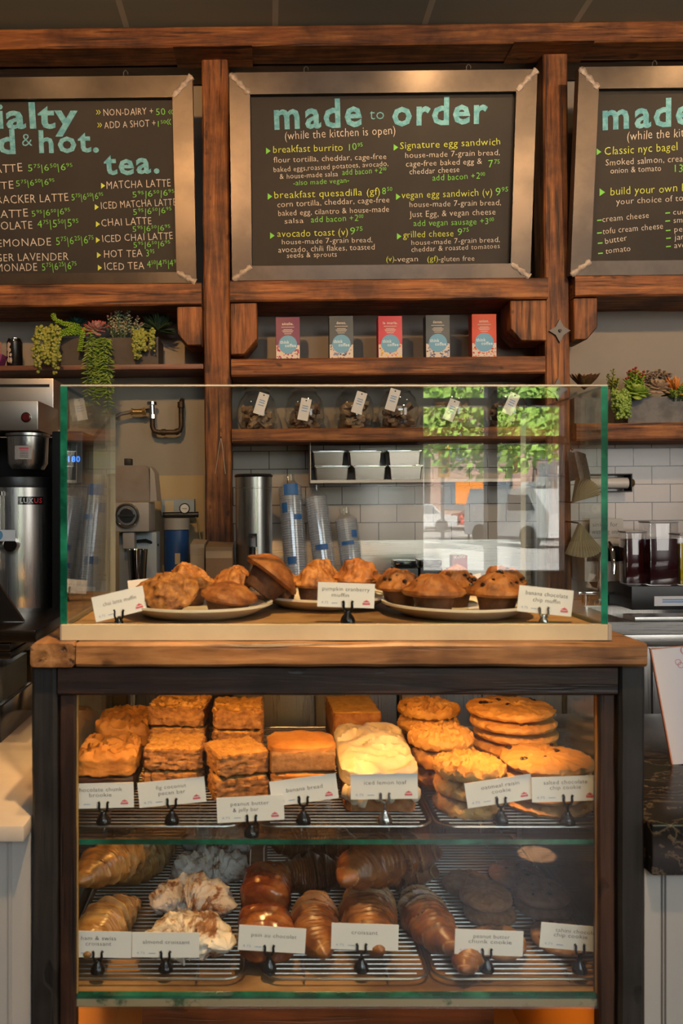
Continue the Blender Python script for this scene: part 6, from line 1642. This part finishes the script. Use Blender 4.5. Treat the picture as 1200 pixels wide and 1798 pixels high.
cookie_stack(.464, 1.325, 4, .0745, .0185, CCC, nth(4, 'wide chocolate chip cookie', 'front right stack'), 80, 7, gs, .0055)
cookie_stack(.460, 1.490, 6, .0780, .0185, CCC, nth(6, 'wide chocolate chip cookie', 'tall back right stack'), 90, 6, gs, .0055)

# ================================================================== pastries on the wooden deck
Q0 = DZ + .0005 + .0147
def glazed(name, c1, c2, c3, rough=.28, ns=22):
    m, nt, b = base_mat(name); vec = coords(nt, rnd=True)
    f = noise_tex(nt, vec, ns, 6, .62, .6)
    nt.links.new(ramp(nt, f, [(.3, c1), (.5, c2), (.7, c3)]), b.inputs['Base Color'])
    b.inputs['Roughness'].default_value = rough; b.inputs['Coat Weight'].default_value = .08
    bump(nt, b, noise_tex(nt, vec, 70, 5, .6), .35, .002); return m
CRO = glazed('croissant_crust', (.075, .022, .007), (.20, .068, .018), (.32, .14, .04), .36)
CRO_H = glazed('ham_croissant_crust', (.16, .065, .018), (.34, .17, .05), (.48, .30, .11))
PAIN = glazed('pain_crust', (.07, .015, .005), (.20, .052, .014), (.34, .13, .035), .18)
m_, nt_, b_ = base_mat('sugar_dusted_crust'); v_ = coords(nt_, rnd=True)
f_ = noise_tex(nt_, v_, 26, 8, .72, .5)
nt_.links.new(ramp(nt_, f_, [(.30, (.13, .045, .015)), (.40, (.30, .14, .06)), (.48, (.66, .60, .53)), (.7, (.80, .77, .74))]), b_.inputs['Base Color'])
b_.inputs['Roughness'].default_value = .8; bump(nt_, b_, noise_tex(nt_, v_, 60, 6, .7), .7, .004)
SUGAR = m_
PBC = pastry('peanut_cookie', (.22, .10, .04), (.34, .17, .075), (.44, .25, .12), 40, .75)
TAH = pastry('tahini_cookie', (.18, .095, .05), (.27, .15, .085), (.35, .21, .125), 30, .75)

def croissant(x, y, z, L, rad, bend, rot, mat, label, seed, group, flat=.85, name='croissant', cat='croissant', ridge=.30, segs=7, tilt=(0, 0), lump=.10, pale=None, ripple=.025):
    t = thing(name, label, cat, (x, y, z), (R(tilt[0]), R(tilt[1]), R(rot)), group)
    off = V((seed * 3.1, seed * 1.3, seed * .7)); n = 110; m = 32
    rings = []; pal = []; mb = MB(); Rb = L / max(.05, bend)
    for i in range(n + 1):
        s = i / n * 2 - 1
        a = s * bend / 2
        c = V((Rb * math.sin(a), Rb * (math.cos(a) - 1) + Rb * (1 - math.cos(bend / 2)) * .45, 0)) if bend > .06 else V((s * L / 2, 0, 0))
        tx = V((math.cos(a), -math.sin(a), 0)); nx = V((-tx.y, tx.x, 0)) * -1
        env = max(.0, 1 - abs(s) ** 1.9) ** .7
        u = abs(s) * (segs / 2); fr_ = u - math.floor(u)
        step = 1 - ridge * (fr_ ** 1.5)                    # rolled layers step down towards the tips
        ring = []
        for k in range(m):
            b = 2 * math.pi * k / m
            uu = abs(s) ** .9 * (segs / 2) + .16 * math.sin(b + seed) + .05 * math.sin(3 * b); f2 = uu - math.floor(uu)
            stp = 1 - ridge * f2 + (.0 if f2 > .06 else -ridge * (1 - f2 / .06))
            rr = rad * env * stp * (1 + lump * noise.fractal(V((s * 3, math.cos(b), math.sin(b))) * 1.6 + off, .8, 2, 3)) + .001
            rr *= 1 + ripple * math.sin(uu * 6.283 * 5 + b * 2)
            p = c + nx * (rr * math.cos(b)) + V((0, 0, flat * rr * math.sin(b)))
            p.z += rad * flat * .8
            p.z = max(p.z, .0)
            ring.append(mb.bm.verts.new(p)); pal.append(f2 < .13 or f2 > .97)
        rings.append(ring)
    for i, (a, b) in enumerate(zip(rings, rings[1:])):
        for k in range(m):
            f = mb.bm.faces.new((a[k], a[(k + 1) % m], b[(k + 1) % m], b[k])); f.smooth = True
            if pale is not None and pal[i * m + k]: f.material_index = 1
    mb.bm.faces.new(rings[0][::-1]); mb.bm.faces.new(rings[-1])
    part(mb, 'crust', [mat, pale] if pale is not None else mat, t)
    return t
CRO_P = glazed('croissant_pale_layer', (.20, .09, .03), (.34, .18, .07), (.42, .25, .11), .45)
CRO_HP = glazed('ham_croissant_pale_layer', (.30, .17, .06), (.42, .27, .12), (.52, .37, .19), .45)
gh, ga, gp, gc = 'ham croissants on the wooden deck', 'almond croissants on the wooden deck', 'chocolate pastries on the wooden deck', 'plain croissants on the wooden deck'
kw = dict(name='ham_croissant', pale=CRO_HP)
croissant(-.262, 1.325, Q0, .185, .042, .9, 72, CRO_H, 'lower ham and swiss croissant in the front left corner of the deck', 1, gh, .85, **kw)
croissant(-.272, 1.410, Q0 + .066, .195, .045, .9, 55, CRO_H, 'upper golden ham and swiss croissant, resting on the lower one', 2, gh, .8, tilt=(4, 3), **kw)
croissant(-.240, 1.560, Q0, .18, .045, .9, 60, CRO_H, 'ham and swiss croissant behind the front pair at the left', 3, gh, .85, **kw)
kw = dict(name='almond_croissant', ridge=.08, segs=3, lump=.42, ripple=.006)
croissant(-.128, 1.282, Q0, .170, .046, 2.6, 4, SUGAR, 'sugar-dusted almond croissant at the very front of its row', 4, ga, .66, **kw)
croissant(-.134, 1.402, Q0, .165, .046, 2.6, 352, SUGAR, 'sugar-dusted almond croissant in the middle of its row', 5, ga, .74, **kw)
croissant(-.108, 1.522, Q0, .165, .046, 2.3, 10, SUGAR, 'sugar-dusted almond croissant third from the front', 6, ga, .78, **kw)
croissant(-.105, 1.645, Q0, .160, .046, 2.2, 355, SUGAR, 'almond croissant furthest back, seen just under the glass shelf', 7, ga, .8, **kw)
def pain(x, y, z, d, rot, label, seed):
    t = thing('pain_au_chocolat', label, 'chocolate pastry', (x, y, z), (0, 0, R(rot)), gp)
    mb = MB().cake((0, 0, 0), d, .003, 30, seed, 20, .003, None, None, .62, .006)
    for v in mb.bm.verts: v.co += V((0, 0, .0024 * math.sin(v.co.y * 380 + 4 * v.co.x / d[0]) * max(0, v.co.z / d[2])))
    part(mb, 'crust', PAIN, t)
pain(-.002, 1.300, Q0, (.092, .105, .056), 6, 'brown pain au chocolat at the front, above its card', 50)
pain(-.002, 1.425, Q0, (.088, .105, .070), -5, 'shiny red-brown pain au chocolat behind the front one', 51)
kw = dict(pale=CRO_P)
croissant(.086, 1.335, Q0, .20, .042, .6, 88, CRO, 'dark croissant standing lengthwise left of the big pile', 8, gc, **kw)
croissant(.181, 1.350, Q0, .23, .050, .8, 82, CRO, 'large shiny croissant front and centre behind the croissant card', 9, gc, **kw)
croissant(.277, 1.350, Q0, .21, .043, .8, 97, CRO, 'croissant at the right of the pile, tips towards the front', 10, gc, **kw)
croissant(.086, 1.500, Q0, .16, .045, .9, 8, CRO, 'croissant lying crosswise behind the front ones on the left of the pile', 11, gc, **kw)
croissant(.245, 1.525, Q0, .17, .048, .9, -12, CRO, 'croissant lying crosswise at the back right of the pile', 12, gc, **kw)
croissant(.205, 1.365, Q0 + .082, .23, .050, 1.1, 30, CRO, 'dark croissant on top of the pile', 13, gc, tilt=(5, 0), **kw)
croissant(.100, 1.63, Q0, .19, .050, .9, 0, CRO, 'croissant furthest back, seen through the glass shelf edge', 14, gc, **kw)
croissant(.322, 1.262, Q0, .11, .026, .5, 60, CRO, 'small croissant end at the front right of the pile, beside the peanut butter card', 15, gc, **kw)
gk = 'chunk cookies on the wooden deck'
def z1(q): return Q0 + q
cookie(.380, 1.31, z1(0), .044, .024, PBC, 'peanut butter chunk cookie at the front behind its card', 100, 0, group=gk, rough=.05)
cookie(.392, 1.405, z1(0), .045, .024, PBC, 'lower peanut butter chunk cookie in the middle of its row', 101, 0, group=gk, rough=.05)
cookie(.384, 1.402, z1(.029), .045, .024, PBC, 'upper peanut butter chunk cookie on the middle one', 102, 0, group=gk, rough=.05)
cookie(.378, 1.51, z1(0), .046, .024, PBC, 'peanut butter chunk cookie at the back of its row', 103, 0, group=gk, rough=.05)
cookie(.488, 1.325, z1(0), .049, .020, TAH, 'tahini chocolate chip cookie at the front right behind its card', 104, 9, group=gk, rough=.05, chip_r=.004)
cookie(.496, 1.435, z1(0), .050, .020, TAH, 'lower tahini chocolate chip cookie in the right row', 105, 0, group=gk, rough=.05)
cookie(.490, 1.43, z1(.0236), .050, .020, TAH, 'upper tahini chocolate chip cookie in the right row', 106, 10, group=gk, rough=.05, chip_r=.004)
cookie(.484, 1.55, z1(0), .052, .020, TAH, 'tahini chocolate chip cookie furthest back at the right', 107, 9, group=gk, rough=.05, chip_r=.004)
# ================================================================== the street outside the front window, seen as a reflection in the glass box
ASPH = M('grey_asphalt', (.30, .29, .28), .9, c2=(.24, .235, .23), ns=2)
PAVE = M('pale_pavement', (.62, .60, .56), .9)
struct(MB().bx(-14, 30, -60, -3.75, -.16, -.03), 'street_ground', ASPH)
struct(MB().bx(-14, 30, -7.2, -3.75, -.029, .04), 'street_pavement', PAVE)
struct(MB().bx(-14, 30, -56, -42, -.029, .05), 'street_far_pavement', PAVE)
BRK = M('red_brown_brick', (.20, .13, .11), .9, c2=(.17, .11, .09), ns=3)
GRYB = M('grey_stone', (.42, .42, .42), .9, c2=(.34, .34, .35), ns=2)
WIN = M('dark_window_glass', (.08, .10, .12), .15)
def building(x0, x1, y, h, mat, label):
    t = thing('street_building', label, 'building', ((x0 + x1) / 2, y, .0)); w = x1 - x0
    part(MB().bx(-w / 2, w / 2, -6, 0, .05, h), 'walls', mat, t)
    mb = MB(); nx = int(w / 2.4); nz = int(h / 3)
    for i in range(nx):
        for j in range(nz):
            cx_ = -w / 2 + (i + .5) * w / nx; mb.bx(cx_ - .6, cx_ + .6, .0, .04, 1 + j * 3, 2.7 + j * 3)
    part(mb, 'windows', WIN, t)
building(-6, 9.5, -46, 20, GRYB, 'grey stone building across the street, in the reflection')
building(9.9, 24, -46, 14, BRK, 'red-brown brick building across the street, in the reflection')
TLEAF = M('sunlit_tree_leaf', (.16, .32, .04), .6, c2=(.34, .48, .10), ns=1.2)
BARK = M('tree_bark', (.12, .09, .07), .9)
def tree(x, y, h, r, label, seed):
    t = thing('street_tree', label, 'tree', (x, y, .02), group='street trees beyond the window')
    part(MB().tube([(0, 0, 0), (.1, 0, h * .4), (0, 0, h * .7)], [.14, .11, .06], 8), 'trunk', BARK, t)
    rnd = random.Random(seed); mb = MB()
    for q in range(1700):
        d = V((rnd.gauss(0, 1), rnd.gauss(0, 1), rnd.gauss(0, 1))).normalized() * r * rnd.uniform(.35, 1.0)
        p = V((d.x, d.y * .8, h * .72 + d.z * .75)); n = V((rnd.uniform(-1, 1), rnd.uniform(-1, 1), rnd.uniform(-.3, 1))).normalized(); u = n.orthogonal().normalized() * rnd.uniform(.10, .2); w = n.cross(u)
        mb._new([p - u, p + w * .6, p + u, p - w * .6], [(0, 1, 2, 3)])
    part(mb, 'crown', TLEAF, t)
tree(6.6, -21.5, 5.4, 2.5, 'large leafy street tree in the middle of the window view, in the reflection', 1)
tree(10.7, -25.4, 6.2, 2.4, 'leafy street tree at the right of the window view, in the reflection', 2)
tree(6.6, -33.0, 7.5, 2.8, 'leafy street tree beyond the far kerb, in the reflection', 3)
tree(12.8, -36.0, 8.0, 3.2, 'tall leafy tree furthest back, in the reflection', 4)
WHT = M('white_vehicle_paint', (.75, .75, .73), .35); TYRE = M('tyre_rubber', (.02, .02, .02), .8)
def wheels(t, xs, y, r=.36):
    for x in xs: part(MB().cyl((x, y - .12, r), (x, y + .12, r), r, n=20), 'wheel', TYRE, t)
t = thing('delivery_truck', 'white box truck parked across the street, in the reflection', 'truck', (13.4, -29.5, -.03))
part(MB().bx(-2.2, 2.4, -1.1, 1.1, .75, 3.1, bevel=.04), 'cargo_box', WHT, t); part(MB().prism([(-3.6, .55), (-2.3, .55), (-2.3, 2.3), (-2.9, 2.3), (-3.5, 1.4)], 'y', -1.0, 1.0), 'cab', WHT, t)
part(MB().prism([(-3.35, 1.45), (-2.6, 1.45), (-2.6, 2.1), (-2.95, 2.1)], 'y', 1.0, 1.02), 'cab_window', WIN, t); part(MB().bx(-3.4, 2.3, -.9, .9, .45, .74), 'chassis', TYRE, t); wheels(t, (-2.9, 1.4), .95, .42)
t = thing('parked_van', 'white van parked on the street, in the reflection', 'van', (8.6, -24.5, -.03), (0, 0, R(62)))
part(MB().prism([(-1.9, .35), (1.9, .35), (1.95, 1.1), (1.3, 1.9), (-1.6, 1.95), (-1.9, 1.2)], 'y', -.85, .85), 'body', WHT, t); part(MB().prism([(.2, 1.2), (1.4, 1.2), (1.1, 1.7), (.2, 1.72)], 'y', .85, .87), 'side_windows', WIN, t); wheels(t, (-1.1, 1.1), .78)
for k_, (x_, y_, c_, lb_) in enumerate(((7.4, -38, (.62, .63, .65), 'silver car furthest left in the window view, in the reflection'), (12.2, -41, (.5, .06, .05), 'red car beyond the van, in the reflection'))):
    t = thing('parked_car', lb_, 'car', (x_, y_, -.03), group='cars on the street')
    part(MB().prism([(-2, .3), (2, .3), (2.05, .8), (1.3, .9), (.8, 1.4), (-.9, 1.42), (-1.5, .92), (-2, .85)], 'y', -.8, .8), 'body', M('car_paint', c_, .3), t)
    part(MB().prism([(-1.3, .92), (1.15, .92), (.75, 1.33), (-.85, 1.35)], 'y', .8, .82), 'windows', WIN, t); wheels(t, (-1.25, 1.25), .74, .32)
SIG = M('amber_signal_housing', (.75, .35, .03), .5)
def signal(x, y, h, label):
    t = thing('traffic_light', label, 'traffic light', (x, y, -.03), group='traffic lights beyond the window')
    part(MB().cyl((0, 0, 0), (0, 0, h + .3), .06, n=10), 'pole', M('grey_pole', (.3, .3, .3), .5), t)
    hd = part(MB().bx(-.17, .17, .06, .3, h - .5, h + .5, bevel=.03), 'signal_head', SIG, t)
    mb = MB()
    for z in (-.3, 0, .3): mb.cyl((0, .3, h + z), (0, .33, h + z), .1, n=14)
    part(mb, 'lenses', TYRE, hd)
signal(9.6, -29.0, 3.1, 'amber traffic light above the van, in the reflection'); signal(5.8, -24, 2.8, 'amber traffic light at the left of the window view, in the reflection')
t = thing('street_sign', 'orange roadworks board on a post, in the reflection', 'road sign', (7.3, -26.5, -.03))
part(MB().cyl((0, 0, 0), (0, 0, 1.7), .04, n=8), 'post', IRON, t); part(MB().bx(-.5, .5, .05, .08, 1.4, 2.2), 'board', M('orange_board', (.85, .28, .03), .5), t)
# ------------------------------------------------------------------ the back wall's slight turn, and group phrases for repeats
bpy.context.view_layer.update()
for o in WALL_ROOTS:
    o.matrix_world = MW @ o.matrix_basis
_cnt = {}
for o in scene.objects:
    if o.parent is None and 'category' in o: _cnt.setdefault(o.name.split('.')[0], []).append(o)
for k_, v_ in _cnt.items():
    if len(v_) > 1:
        for o in v_:
            if 'group' not in o: o['group'] = k_.replace('_', ' ') + 's'
